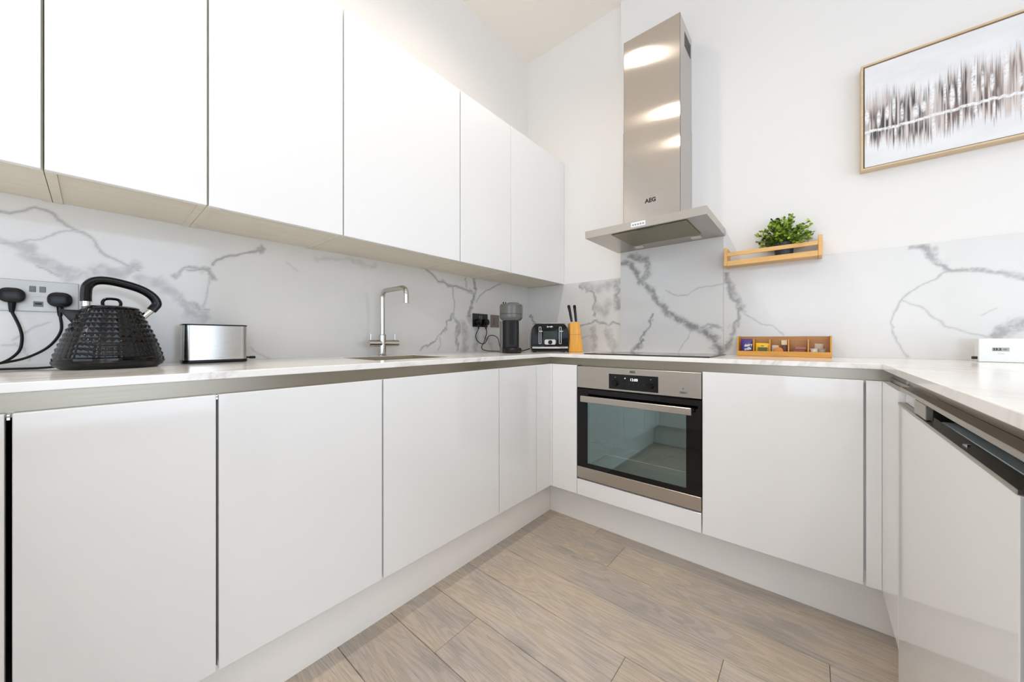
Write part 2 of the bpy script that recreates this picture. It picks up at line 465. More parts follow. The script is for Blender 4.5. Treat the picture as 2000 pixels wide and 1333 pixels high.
def vnoise(x, y, seed):
    r = np.random.RandomState(seed); tab = r.rand(256, 256)
    xi = np.floor(x).astype(int); yi = np.floor(y).astype(int); fx = x - xi; fy = y - yi
    fx = fx * fx * (3 - 2 * fx); fy = fy * fy * (3 - 2 * fy)
    g = lambda a, b: tab[a % 256, b % 256]
    return (g(xi, yi) * (1 - fx) + g(xi + 1, yi) * fx) * (1 - fy) + (g(xi, yi + 1) * (1 - fx) + g(xi + 1, yi + 1) * fx) * fy
def fbm(x, y, s, seed, oct=4):
    o = 0; a = .5; t = 0
    for i in range(oct): o = o + a * vnoise(x * s, y * s, seed + i); t += a; a *= .55; s *= 2.1
    return o / t
def vein_density(U, V, veins, seed):
    wu = U + (fbm(U, V, 28, seed) - .5) * .016; wv = V + (fbm(U, V, 28, seed + 9) - .5) * .016
    wu2 = U + (fbm(U, V, 30, seed + 3) - .5) * .05; wv2 = V + (fbm(U, V, 30, seed + 5) - .5) * .04
    ridge = 1 - np.abs(fbm(U, V, 55, seed + 20, 4) - .5) * 7
    mott = np.clip(fbm(U, V, 42, seed + 30, 4) * 3.2 - 1.0, 0, 1)
    dens = np.zeros_like(U)
    for pts, w, s, soft in veins:
        best = np.full_like(U, 9.)
        x, y = (wu2, wv2) if soft else (wu, wv)
        for (a, b), (c, d) in zip(pts, pts[1:]):
            L2 = (c - a) ** 2 + (d - b) ** 2 + 1e-9
            t = np.clip(((x - a) * (c - a) + (y - b) * (d - b)) / L2, 0, 1)
            best = np.minimum(best, np.hypot(x - a - t * (c - a), y - b - t * (d - b)))
        hw = max(w * .5, .0022)
        if soft:
            k = np.clip(1.35 - best / hw, 0, 1)
            halo = np.clip(1.9 - best / hw, 0, 1)
            v_ = s * (k * (.42 + .58 * np.maximum(mott, np.clip(ridge, 0, 1))) * .95 + halo * .10)
        else:
            v_ = s * (np.clip(1.5 - best / hw, 0, 1) * .72 + np.clip(1 - best / (hw * 4), 0, 1) * .15)
        dens = np.maximum(dens, v_)
    return np.clip(dens, 0, 1)
def splash(plane, u0, u1, v0, v1, veins, seed, parent, thick=.0052, step=.004):
    """plane ('x'|'y', value): front face grid of the panel plus its edges"""
    ax, val = plane
    nu = int((u1 - u0) / step) + 1; nv = int((v1 - v0) / step) + 1
    us = np.linspace(u0, u1, nu); vs = np.linspace(v0, v1, nv)
    U, V = np.meshgrid(us, vs)
    dn = vein_density(U, V, veins, seed).ravel()
    back = val - thick if ax == 'x' else val + thick
    if ax == 'x': co = np.stack([np.full(U.size, val), U.ravel(), V.ravel()], 1)
    else: co = np.stack([U.ravel(), np.full(U.size, val), V.ravel()], 1)
    idx = np.arange(nu * nv).reshape(nv, nu)
    a, b, c, d = idx[:-1, :-1].ravel(), idx[:-1, 1:].ravel(), idx[1:, 1:].ravel(), idx[1:, :-1].ravel()
    F = np.stack([a, b, c, d], 1).tolist()
    base = len(co)
    cor = [(u0, v0), (u1, v0), (u1, v1), (u0, v1)]
    ext = [((val, u, v) if ax == 'x' else (u, val, v)) for u, v in cor] + [((back, u, v) if ax == 'x' else (u, back, v)) for u, v in cor]
    co = np.vstack([co, np.array(ext)])
    for i in range(4): F.append([base + i, base + (i + 1) % 4, base + 4 + (i + 1) % 4, base + 4 + i])
    F.append([base + 4, base + 5, base + 6, base + 7])
    me = bpy.data.meshes.new('marble_panel'); me.from_pydata(co.tolist(), [], F)
    at = me.attributes.new('vein', 'FLOAT', 'POINT')
    at.data.foreach_set('value', np.concatenate([dn, np.zeros(8)]).astype(np.float32))
    return obj('marble_panel', me, M['marble'], parent)
t = thing('marble_splashback', 'grey-veined marble splashback under the wall cupboards behind the sink', 'splashback', (0, -1.3, H))
splash(('x', .006), -2.62, -.2722, H, 1.440, VEINS['left'], 11, t)
splash(('x', .006), -.2712, -.0005, H, 1.440, [], 11, t)
t = thing('marble_splashback', 'short marble splashback in the corner niche behind the toaster and knife block', 'splashback', (.35, 0, H))
splash(('y', -.006), .0065, .7595, H, 1.413, VEINS['niche'], 23, t)
t = thing('marble_splashback', 'long marble splashback behind the hob and under the wooden shelf', 'splashback', (1.6, BR, H))
splash(('y', -.030), .7605, 1.3260, H, 1.575, VEINS['back'], 37, t)
splash(('y', -.030), 1.3270, 2.62, H, 1.402, VEINS['back'], 37, t)

# ------------------------------------------------------------------ base cabinets
def base_left(y0, y1, label, group='white base cupboards below the sink worktop'):
    t = thing('base_cabinet', label, 'cabinet', (D, (y0 + y1) / 2, ZB), group)
    bm = bmesh.new()
    c0, c1 = y0 - .001, y1 + .001
    xf, xb = D - .0215, .03
    add_box(bm, xb, xf, c0, c0 + .016, ZB, .872); add_box(bm, xb, xf, c1 - .016, c1, ZB, .872)
    add_box(bm, xb, xf, c0 + .016, c1 - .016, ZB, ZB + .016); add_box(bm, xb, xb + .008, c0 + .016, c1 - .016, ZB, .72)
    obj('carcass', bm, M['carcass'], t)
    obj('door', box(D - .02, D, y0, y1, ZB, ZT, bev=.0012), M['gloss'], t)
    return t
base_left(-2.281, -1.9875, 'narrow white base cupboard door under the kettle')
base_left(-1.9820, -1.5430, 'white base cupboard door below the steel slot toaster')
base_left(-1.5365, -.9468, 'wide white base cupboard door below the tap')
base_left(-.9417, -.6510, 'narrow white base cupboard door under the coffee machine')
t = thing('corner_post', 'white corner post where the sink run meets the oven run', 'filler panel', (D, B, ZB))
bm = bmesh.new(); add_box(bm, D - .02, D, -.6462, B, ZB, ZT, bev=.001); add_box(bm, D - .02, .5665, B, B + .02, ZB, ZT, bev=.001)
obj('panel', bm, M['gloss'], t)
t = thing('base_cabinet', 'white base cupboard front at far left edge beyond the dark gap', 'cabinet', (D, -2.325, ZB))
obj('door', box(D - .02, D, -2.358, -2.2895, ZB, ZT, bev=.001), M['gloss'], t)
obj('carcass', box(.05, D - .0215, -2.358, -2.306, ZB, .872), M['inside'], t)

# back run
single('filler_panel', box(.5685, .7245, B, B + .02, ZB, ZT, bev=.001), M['gloss'], 'narrow white filler panel left of the oven', 'filler panel')
t = thing('base_cabinet', 'wide white base cupboard door to the right of the oven', 'cabinet', (1.57, B, ZB))
bm = bmesh.new()
for a_, b_ in ((1.331, 1.347), (1.803, 1.819)): add_box(bm, a_, b_, B + .0215, -.06, ZB, .872)
add_box(bm, 1.347, 1.803, B + .0215, -.06, ZB, ZB + .016); add_box(bm, 1.347, 1.803, -.07, -.06, ZB + .016, .87)
obj('carcass', bm, M['carcass'], t)
obj('door', box(1.3295, 1.8165, B, B + .02, ZB, ZT, bev=.0012), M['gloss'], t)
t = thing('corner_post', 'white corner post where the oven run meets the right-hand run', 'filler panel', (W, B, ZB))
bm = bmesh.new(); add_box(bm, 1.8225, W - .0004, B, B + .02, ZB, ZT, bev=.0008)
obj('post_strip', bm, M['gloss'], t)
obj('post_panel', box(W, W + .02, -.800, B + .02, ZB, ZT, bev=.0008), M['gloss'], t)

# plinths
def plinth(bm, label):
    return single('plinth', bm, M['plinth'], label, 'plinth')
plinth(box(.471, .487, -2.43, -.398, 0, ZB - .001), 'pale satin plinth along the foot of the sink run')
plinth(box(.4885, 1.944, -.415, -.399, 0, ZB - .001), 'pale satin plinth along the foot of the oven run')
plinth(box(W + .085, W + .10, -.80, -.4155, 0, ZB - .001), 'pale satin plinth recessed under the right-hand corner post')
plinth(box(.4885, 1.5, -2.446, -2.43, 0, ZB - .001), 'pale satin plinth of the cupboards behind the camera, reflected in the oven')

# worktop
xs = [.0062, .118, .425, D, W, 2.52]; ys = [-2.96, -2.362, -1.49, -1.12, B, -.0065]
ys2 = sorted(set(ys + [-1.56, -.0305])); xs2 = sorted(set(xs + [.7605, 1.5]))
def inside(x, y):
    if y > -.0305 and x > .7605: return False
    if .118 < x < .425 and -1.49 < y < -1.12: return False
    if x < D or (y > B): return True
    if x > W and y > -1.56: return True
    if y < -2.362 and x < 1.5: return True
    return False
bm = bmesh.new(); vd = {}
def gv(x, y):
    if (x, y) not in vd: vd[(x, y)] = bm.verts.new((x, y, H - .0195))
    return vd[(x, y)]
for a_, b_ in zip(xs2, xs2[1:]):
    for c_, d_ in zip(ys2, ys2[1:]):
        if inside((a_ + b_) / 2, (c_ + d_) / 2): bm.faces.new((gv(a_, c_), gv(b_, c_), gv(b_, d_), gv(a_, d_)))
r_ = bmesh.ops.extrude_face_region(bm, geom=bm.faces[:])
bmesh.ops.translate(bm, verts=[v for v in r_['geom'] if isinstance(v, bmesh.types.BMVert)], vec=(0, 0, .0195))
bmesh.ops.recalc_face_normals(bm, faces=bm.faces[:])
bmesh.ops.dissolve_limit(bm, angle_limit=.01, verts=bm.verts[:], edges=bm.edges[:])
wt = single('worktop', bm, M['quartz'], 'U-shaped white polished quartz worktop with faint grey veins', 'worktop')
bv = wt.modifiers.new('bevel', 'BEVEL'); bv.width = .0018; bv.segments = 2; bv.limit_method = 'ANGLE'; bv.angle_limit = .8

# recessed handle rails under the worktop
def rail(name_label, plate, flange, extra=()):
    t = thing('handle_rail', name_label, 'rail', ((plate[0] + plate[1]) / 2, (plate[2] + plate[3]) / 2, .872))
    obj('rail_channel', box(*plate), M['rail'], t)
    obj('rail_flange', box(*flange), M['rail'], t)
    for e in extra: obj('rail_joint', box(*e), M['chrome'], t, label='bright joint strip')
rail('brushed metal handle rail under the worktop of the sink run', (D - .026, D - .0235, -2.36, B + .026, .8725, H - .0198), (D - .026, D - .0215, -2.36, B + .026, .8722, .8725), [(D - .0235, D - .019, B + .0285, B + .0335, ZT, H - .020)])
rail('brushed metal handle rail under the worktop above the oven', (D - .026, W + .026, B + .0265, B + .029, .8725, H - .0198), (D - .018, W + .018, B + .0215, B + .0265, .8722, .8735))
t = thing('handle_rail', 'brushed metal handle rail under the right-hand worktop with a wide lower lip', 'rail', (W + .02, -1.05, .872))
obj('rail_channel', box(W + .0265, W + .029, -1.545, B + .0255, .8935, H - .0198), M['rail'], t)
obj('rail_lip', box(W + .002, W + .0265, -1.545, -.80, .884, .8935, bev=.001), M['rail'], t, label='lower lip of the rail')
obj('rail_flange', box(W + .0215, W + .0262, -.7995, B + .0255, .8722, .8932), M['rail'], t)
obj('rail_joint', box(W + .0215, W + .0262, -.7555, -.7515, .8935, H - .020), M['chrome'], t, label='bright joint strip')

# small gap bumpers at the tops of the two nearest door gaps
for y_, l_ in ((-1.98475, 'small clear bumper at the top of the second door gap'), (-2.2857, 'small clear bumper at the top of the leftmost door gap')):
    bm = bmesh.new(); add_box(bm, D - .0205, D - .006, y_ - .0022, y_ + .0022, .869, .8745, bev=.0006)
    add_box(bm, D - .0205, D - .006, y_ - .0022, y_ + .0022, .8765, .880, bev=.0006)
    single('door_bumper', bm, M['chrome'], l_, 'bumper')

# right-hand appliance with its white door, lowered below the rail
t = thing('dishwasher', 'integrated appliance behind a glossy white door with metal top strip, right-hand run', 'appliance', (W, -1.16, .02))
obj('door', box(W, W + .018, -1.522, -.8015, .02, .846, bev=.001), M['gloss'], t)
obj('door_strip', box(W - .0015, W + .024, -1.522, -.8015, .8465, .8525, bev=.0008), M['rail'], t, label='metal strip along the door top')
obj('inner_panel', box(W + .024, W + .044, -1.522, -1.08, .30, .853, bev=.001), mat('pale_blue_grey_panel', 'A9B9BE', .25), t, label='pale blue-grey inner face of the door')
obj('body', box(W + .05, 2.44, -1.540, -.81, .02, .868), M['inside'], t)
bm = bmesh.new(); add_box(bm, W + .001, W + .012, -1.090, -.985, .8535, .8835, bev=.0012)
obj('bracket', bm, M['rail'], t, label='metal bracket between door strip and rail')
bm = bmesh.new(); add_box(bm, W + .013, W + .020, -.985, -.8015, .8535, .8838)
obj('filler_strip', bm, M['gloss'], t, label='white filler above the door')
bm = bmesh.new(); add_lathe(bm, [(.0, 0), (.004, 0), (.004, .002), (0, .002)], 12, Matrix.Translation((W + .010, -1.30, .8526)))
obj('screw', bm, M['chrome'], t)
single('end_panel', box(W + .0, 2.50, -1.560, -1.5425, 0, H - .0200, bev=.001), mat('dark_end_panel', '6F7370', .4), 'grey-green end panel at the near end of the right-hand run', 'panel')

# run of cupboards behind the camera (only mirrored in the oven glass)
for i, (a_, b_) in enumerate(((.562, 1.02), (1.024, 1.5))):
    t = thing('base_cabinet', ['white base cupboard behind the camera, nearer the sink run', 'white base cupboard behind the camera, at the open end'][i], 'cabinet', ((a_ + b_) / 2, -2.38, ZB))
    obj('door', box(a_, b_, -2.382, -2.362, ZB, ZT, bev=.001), M['gloss'], t)
    obj('carcass', box(a_, b_, -2.94, -2.384, ZB, .872), M['carcass'], t)

# ------------------------------------------------------------------ wall cupboards
U, UZ0, UZ1 = .330, 1.413, 2.2785
up = [(-2.56, -2.2625, 'white wall cupboard at the far left edge of the row'),
      (-2.2570, -1.9685, 'second white wall cupboard from the left, above the kettle'),
      (-1.9635, -1.5735, 'third white wall cupboard from the left, above the slot toaster'),
      (-1.5680, -.9900, 'wide white wall cupboard above the tap'),
      (-.9835, -.5945, 'white wall cupboard second from the corner'),
      (-.5895, -.0090, 'white wall cupboard in the corner beside the hood wall')]
for k, (y0, y1, lab) in enumerate(up):
    t = thing('wall_cabinet', lab, 'cabinet', (.0, (y0 + y1) / 2, UZ0), 'white handleless wall cupboards')
    bm = bmesh.new(); a_, b_ = y0 - .002, y1 + .002
    add_box(bm, .007, .3085, a_, a_ + .018, 1.4155, 2.272); add_box(bm, .007, .3085, b_ - .018, b_, 1.4155, 2.272)
    add_box(bm, .007, .3085, a_ + .018, b_ - .018, 2.254, 2.272)
    obj('body', bm, M['under'], t)
    obj('bottom_panel', box(.007, .290, a_ + .0184, b_ - .0184, 1.4185, 1.434), M['under'], t)
    obj('door', box(.310, U, y0, y1, UZ0, UZ1, bev=.0012), M['gloss'], t)
single('filler_panel', box(.290, U, -.0065, -.0005, UZ0, UZ1), M['gloss'], 'thin white filler strip between the last wall cupboard and the wall', 'filler panel')

# ------------------------------------------------------------------ undermount sink and tap
t = thing('kitchen_sink', 'steel undermount sink bowl set in the worktop below the tap', 'sink', (.275, -1.305, .74))
bm = bmesh.new()
x0, x1, y0, y1 = .1222, .4208, -1.4858, -1.1242; z0 = .76; th = .003; zt_ = H - .0012
add_box(bm, x0 - th, x1 + th, y0 - th, y1 + th, z0 - th, z0)
add_box(bm, x0 - th, x0, y0 - th, y1 + th, z0, zt_); add_box(bm, x1, x1 + th, y0 - th, y1 + th, z0, zt_)
add_box(bm, x0, x1, y0 - th, y0, z0, zt_); add_box(bm, x0, x1, y1, y1 + th, z0, zt_)
obj('bowl', bm, mat('sink_satin_steel', 'B9AE98', .38, .85), t)
bm = bmesh.new(); add_box(bm, x1 + th, x1 + th + .0011, y0, y1, z0 + .1, H - .0008); obj('dark_rim_strip', bm, M['ink'], t)  # thin dark strip along the near rim of the bowl
bm = bmesh.new(); add_lathe(bm, [(0, z0), (.04, z0), (.042, z0 + .002), (.03, z0 + .003), (0, z0 + .0015)], 24, Matrix.Translation((.275, -1.305, 0)))
obj('drain', bm, M['chrome'], t)

t = thing('kitchen_tap', 'chrome monobloc kitchen tap with square-bent spout and two levers', 'tap', (.08, -1.27, H))
tx, ty = .08, -1.27
bm = bmesh.new(); add_lathe(bm, [(0, H + .0005), (.021, H + .0005), (.021, H + .004), (.0175, H + .006), (.0175, 1.040), (.015, 1.043), (0, 1.043)], 24, Matrix.Translation((tx, ty, 0)))
obj('body', bm, M['tapchrome'], t)
bm = bmesh.new()
pts = [(tx, ty, 1.043), (tx, ty, 1.12), (tx, ty, 1.20)]
R_ = .033
for k in range(8): a_ = PI / 2 * k / 7; pts.append((tx + R_ - R_ * math.cos(a_), ty, 1.222 + R_ * math.sin(a_)))
xe = tx + .205
for k in range(8): a_ = PI / 2 * k / 7; pts.append((xe - R_ + R_ * math.sin(a_), ty, 1.222 + R_ * math.cos(a_)))
pts += [(xe, ty, 1.205), (xe, ty, 1.188)]
add_tube(bm, pts, .0115, 14); obj('spout', bm, M['tapchrome'], t)
bm = bmesh.new(); add_lathe(bm, [(0, 0), (.0125, 0), (.0125, .006), (0, .006)], 16, Matrix.Translation((xe, ty, 1.183))); obj('aerator', bm, M['tapchrome'], t)
bm = bmesh.new(); add_tube(bm, [(tx, ty - .072, 1.000), (tx, ty + .084, 1.000)], .0165, 18); obj('crossbar', bm, M['tapchrome'], t)
for s_, e_ in ((-1, -.060), (1, .068)):
    bm = bmesh.new(); add_tube(bm, [(tx, ty + e_, 1.012), (tx, ty + e_, 1.045)], .0032, 8); obj('lever', bm, M['tapchrome'], t)

# ------------------------------------------------------------------ hob
t = thing('induction_hob', 'black glass induction hob lying flat on the worktop above the oven', 'hob', (1.04, -.26, H))
obj('glass', box(.735, 1.345, -.455, -.075, H + .0004, H + .0045, bev=.001), M['blackgloss'], t)
for cx_, cy_, rr in ((.88, -.17, .07), (1.19, -.17, .09), (.88, -.35, .09), (1.19, -.35, .07)):
    bm = bmesh.new(); add_lathe(bm, [(rr - .001, 0), (rr - .001, .0002), (rr, .0002), (rr, 0)], 40, Matrix.Translation((cx_, cy_, H + .0046)))
    obj('cooking_zone', bm, M['midgrey'], t)

# ------------------------------------------------------------------ oven
t = thing('built_in_oven', 'steel and black glass built-in oven below the hob', 'oven', (1.028, B, .28))
YF = B - .004
obj('fascia', box(.7300, 1.3265, YF, B + .018, .7645, .8765, bev=.0015), M['steel'], t, label='brushed steel control fascia')
pn = obj('display_panel', box(.9096, 1.1490, YF - .0015, YF, .7735, .8475, bev=.0005), M['blackgloss'], t, label='black display panel')
em = mat('display_digits', 'FFFFFF', .5); nt, N, L, b = nodes(em)
b.inputs['Emission Color'].default_value = (.85, .92, 1, 1); b.inputs['Emission Strength'].default_value = .9
text('12:00', .0175, face_y(1.036, YF - .0018, .8245), parent=pn, material=em, name='clock_digits', bold=.0001)
text('o', .010, face_y(.993, YF - .0018, .8305), parent=pn, material=M['lightink'], name='indicator_dot', bold=.001)
for x_ in (.985, 1.012, 1.035, 1.058, 1.082):
    text('-', .010, face_y(x_, YF - .0018, .806), parent=pn, material=M['palegrey'], name='touch_mark')
for kx in (.9440, 1.1160):
    kb = bm = bmesh.new(); add_lathe(bm, [(0, 0), (.0165, 0), (.0165, .002), (.0145, .003), (.0138, .014), (.0125, .016), (0, .016)], 24, Matrix.Translation((kx, YF - .0015, .8035)) @ Matrix.Rotation(PI / 2, 4, 'X'))
    kn = obj('knob', bm, M['black'], t)
    text('o', .009, face_y(kx, YF - .0018, .8330), parent=pn, material=M['palegrey'], name='knob_symbol', bold=.0005)
text('AEG', .0145, face_y(1.029, YF - .0003, .8620), parent=t, name='lettering', bold=.0005)
bm = box(1.238, 1.272, YF - .0006, YF, .7805, .7925); obj('badge', bm, M['palegrey'], t, label='small grey badge')
text('steam', .0095, face_y(1.255, YF - .0008, .7867), parent=t, name='badge_lettering', material=M['ink'])
text('*', .016, face_y(1.255, YF - .0008, .7985), parent=t, name='badge_symbol', bold=.001)
# door: black glass frame, clear window, steel foot strip
dr = obj('door', None or (lambda bm: (add_box(bm, .7300, 1.3265, YF + .0005, B + .016, .708, .7585), add_box(bm, .7300, .7905, YF + .0005, B + .016, .3475, .708), add_box(bm, 1.2665, 1.3265, YF + .0005, B + .016, .3475, .708), add_box(bm, .7905, 1.2665, YF + .0005, B + .016, .3475, .372), bm)[-1])(bmesh.new()), M['blackgloss'], t, label='black glass door frame')
m = bpy.data.materials.new('oven_window_glass'); m.use_nodes = True; nt = m.node_tree; nt.nodes.clear()
out = nt.nodes.new('ShaderNodeOutputMaterial'); mx = nt.nodes.new('ShaderNodeMixShader'); tr = nt.nodes.new('ShaderNodeBsdfTransparent'); gl = nt.nodes.new('ShaderNodeBsdfGlossy')
tr.inputs[0].default_value = (.80, .86, .84, 1); gl.inputs[0].default_value = (.52, .68, .70, 1); gl.inputs['Roughness'].default_value = .03
mx.inputs[0].default_value = .31; nt.links.new(tr.outputs[0], mx.inputs[1]); nt.links.new(gl.outputs[0], mx.inputs[2]); nt.links.new(mx.outputs[0], out.inputs[0])
M['ovenglass'] = m
obj('window', box(.7905, 1.2665, YF + .001, YF + .004, .372, .708), M['ovenglass'], dr, label='tinted oven window')
obj('foot_strip', box(.7300, 1.3265, YF, B + .018, .2870, .3465, bev=.0012), M['steel'], dr, label='brushed steel strip at the door foot')
hd = obj('handle', box(.7730, 1.2970, B - .050, B - .040, .6980, .7290, bev=.002), M['steel'], t, label='long flat steel handle bar')
bm = bmesh.new(); add_box(bm, .775, .795, B - .040, YF, .706, .722); add_box(bm, 1.262, 1.282, B - .040, YF, .706, .722)
add_box(bm, .780, 1.3060, B - .040, B - .034, .716, .7285)
obj('handle_mount', bm, M['black'], t)
cav = mat('dark_enamel', '2C3231', .35)
bm = bmesh.new()
cx0, cx1, cy0, cy1, cz0, cz1 = .78, 1.276, B + .02, -.08, .355, .750
add_box(bm, cx0 - .01, cx0, cy0, cy1, cz0, cz1); add_box(bm, cx1, cx1 + .01, cy0, cy1, cz0, cz1)
add_box(bm, cx0, cx1, cy1 - .01, cy1, cz0, cz1); add_box(bm, cx0, cx1, cy0, cy1 - .01, cz0 - .01, cz0); add_box(bm, cx0, cx1, cy0, cy1 - .01, cz1, cz1 + .01)
obj('cavity', bm, cav, t)
for z_ in (.475, .425):
    bm = bmesh.new(); add_tube(bm, [(.785, cy0 + .02, z_), (1.271, cy0 + .02, z_)], .0022, 6); add_tube(bm, [(.785, -.12, z_), (1.271, -.12, z_)], .002, 6)
    for i in range(12):
        xx = .80 + i * .041; add_tube(bm, [(xx, cy0 + .02, z_), (xx, -.12, z_)], .0012, 5)
    obj('oven_rack', bm, M['chrome'], t)
for sx in (cx0 + .004, cx1 - .004):
    bm = bmesh.new()
    for i in range(7): add_tube(bm, [(sx, cy0 + .03, .40 + i * .045), (sx, -.12, .40 + i * .045)], .0018, 5)
    obj('side_rail', bm, M['chrome'], t)
obj('side_trim', box(.7262, .7292, B + .004, B + .02, .2775, ZT), M['ink'], t, label='dark joint')
single('drawer_front', box(.7270, 1.3250, B, B + .02, ZB, .2775, bev=.001), M['gloss'], 'low white panel directly beneath the oven', 'panel')

# ------------------------------------------------------------------ cooker hood
t = thing('cooker_hood', 'stainless steel chimney cooker hood on the wall above the hob', 'hood', (1.04, -.03, 1.565))
hx0, hx1, hy0, hy1, hz0, hz1 = .745, 1.335, -.46, -.031, 1.565, 1.603
bm = bmesh.new()
bmesh.ops.create_cube(bm, size=1)
for v in bm.verts: v.co = Vector(((hx0 + hx1) / 2 + v.co.x * (hx1 - hx0), (hy0 + hy1) / 2 + v.co.y * (hy1 - hy0), (hz0 + hz1) / 2 + v.co.z * (hz1 - hz0)))
bf = [f for f in bm.faces if f.calc_center_median().z < hz0 + .001][0]
bmesh.ops.inset_region(bm, faces=[bf], thickness=.006)
bf = [f for f in bm.faces if f.calc_center_median().z < hz0 + .001 and f.calc_area() > .2][0]
r_ = bmesh.ops.inset_individual(bm, faces=[bf], thickness=.04)
for v in bf.verts:
    v.co.x = .862 if v.co.x < 1.04 else 1.240
    v.co.y = -.400 if v.co.y < -.25 else -.105
    v.co.z = hz0 + .014
obj('canopy', bm, M['steel'], t)
ft = mat('filter_mesh', '938D76', .42, 1.0); nt, N, L, b = nodes(ft)
n = noise(nt, mapping(nt, (900, 900, 900), 'Position'), 1, 2); bump(nt, n.outputs['Fac'], .5, .001)
fl = obj('grease_filter', box(.866, 1.236, -.396, -.109, hz0 + .0098, hz0 + .0138, bev=.0015), ft, t, label='grease filter panel')
bm = bmesh.new(); add_prism(bm, [(1.0, -.393), (1.09, -.393), (1.075, -.370), (1.015, -.370)], hz0 + .0085, hz0 + .0097); obj('filter_catch', bm, M['midgrey'], fl)
lens = mat('lamp_lens', 'D8D4CC', .25)
for x_ in (.895, 1.205):
    bm = bmesh.new(); t_ = box(-.025, .025, -.017, .017, -.0016, .0, bev=.0006)
    merge(bm, t_, Matrix.Translation((x_, -.072, hz0 + .0070)) @ Matrix.Rotation(-math.atan2(.014, .068), 4, 'X'))
    obj('hood_lamp', bm, lens, t, label='small square hood lamp, off')
obj('control_panel', box(.999, 1.070, hy0 - .0015, hy0, 1.573, 1.596, bev=.0005), M['whiteplastic'], t, label='pale control panel')
for i in range(5): obj('button', box(1.006 + i * .0125, 1.013 + i * .0125, hy0 - .0028, hy0 - .0015, 1.580, 1.587), M['palegrey'], t)
def shell(x0, x1, y0, y1, z0, z1):
    bm = bmesh.new(); w_ = .0012
    add_box(bm, x0, x1, y0, y0 + w_, z0, z1); add_box(bm, x0, x0 + w_, y0, y1, z0, z1); add_box(bm, x1 - w_, x1, y0, y1, z0, z1)
    return bm
obj('lower_chimney', shell(.8720, 1.1725, -.2515, -.0245, 1.6032, 2.178), M['hoodsteel'], t)
uc = obj('upper_chimney', shell(.8740, 1.1705, -.2495, -.0245, 2.10, 2.690), M['hoodsteel'], t)
bm = bmesh.new()
for i in range(7): add_box(bm, 1.1706, 1.1712, -.165 + i * .0175, -.155 + i * .0175, 2.570, 2.645)
obj('vent_slot', bm, M['ink'], uc, kind='stuff')
text('AEG', .030, face_y(1.022, -.2520, 1.766), parent=t, name='lettering', bold=.0012)

# ------------------------------------------------------------------ sockets and plugs on the sink wall
def socket_left(y0, y1, z0, z1, label, material, sw=(), usb=False, cat='socket', name='wall_socket'):
    t = thing(name, label, cat, (.006, (y0 + y1) / 2, (z0 + z1) / 2))
    obj('face_plate', box(.0065, .0115, y0, y1, z0, z1, bev=.0008), material, t)
    for (a_, b_, c_, d_) in sw: obj('switch', box(.0115, .0150, a_, b_, c_, d_, bev=.0008), M['midgrey'], t)
    if usb:
        u = obj('usb_port', box(.0115, .0122, -2.2935, -2.2760, 1.1115, 1.1265), M['midgrey'], t)
        obj('usb_slot', box(.0122, .0124, -2.2905, -2.2790, 1.117, 1.1225), M['ink'], u)
    return t
t = socket_left(-2.368, -2.2125, 1.098, 1.1845, 'brushed steel double socket with USB port behind the kettle', brushed('socket_steel', 'A9A6A1', .45, 'y'),
            [(-2.3000, -2.2890, 1.1530, 1.1690), (-2.2830, -2.2720, 1.1530, 1.1690)], True)
text('--- -------', .0055, face_x(.0117, -2.284, 1.1405), parent=t, name='lettering', material=M['palegrey'])
def plug(y, z, w, h, label, path, r=.0032, base=.0115, cablename='cable'):
    t = thing('power_plug', label, 'plug', (base, y, z))
    bm = bmesh.new(); add_prism(bm, rrect(y - w / 2, y + w / 2, z - h / 2, z + h / 2, min(w, h) * .42), base + .0004, base + .028, 'x', bev=.003)
    for f in bm.faces: f.smooth = False
    obj('plug_body', bm, M['black'], t)
    bm = bmesh.new(); add_tube(bm, [(base + .014, y, z - h / 2 + .004), (base + .016, y, z - h / 2 - .014), (base + .018, y, z - h / 2 - .026)], [.0075, .006, .0045], 10); obj('strain_relief', bm, M['black'], t)
    P_ = [(base + .018, y, z - h / 2 - .024)] + path
    bm = bmesh.new(); add_tube(bm, smooth_path(P_, 7), r, 8); obj('cable', bm, M['blackrubber'], t)
plug(-2.327, 1.139, .045, .040, 'black plug in the left half of the steel socket', [(.034, -2.314, 1.052), (.038, -2.310, 1.017), (.042, -2.317, .982), (.05, -2.345, .955), (.06, -2.40, .944), (.07, -2.45, .9435)])
plug(-2.246, 1.133, .046, .042, 'rounded black plug in the right half of the steel socket, beside the kettle', [(.034, -2.244, 1.045), (.036, -2.261, 1.005), (.034, -2.288, .978), (.034, -2.325, .960), (.04, -2.40, .946), (.045, -2.47, .9435)])
dk = mat('black_nickel', '3A3937', .3, .8)
socket_left(-.5985, -.4610, 1.101, 1.188, 'black nickel double socket left of the coffee machine', dk, [(-.5440, -.5360, 1.150, 1.175), (-.5270, -.5190, 1.150, 1.175)])
t = socket_left(-.4310, -.3450, 1.1015, 1.187, 'bronze single outlet plate behind the coffee machine', mat('bronze_plate', '84776E', .35, .7), [], False, 'socket', 'wall_outlet')
bm = bmesh.new(); add_prism(bm, rrect(-.400, -.372, 1.120, 1.165, .006), .0116, .0150, 'x'); obj('rocker', bm, M['midgrey'], t)
plug(-.5640, 1.133, .044, .040, 'black plug in the left half of the dark double socket', [(.030, -.590, 1.046), (.030, -.576, 1.009), (.030, -.535, .990), (.03, -.505, .996), (.03, -.487, 1.022), (.03, -.463, 1.043), (.03, -.418, 1.044), (.035, -.386, 1.026), (.04, -.378, .990), (.05, -.37, .952), (.075, -.35, .9432)], .0026)
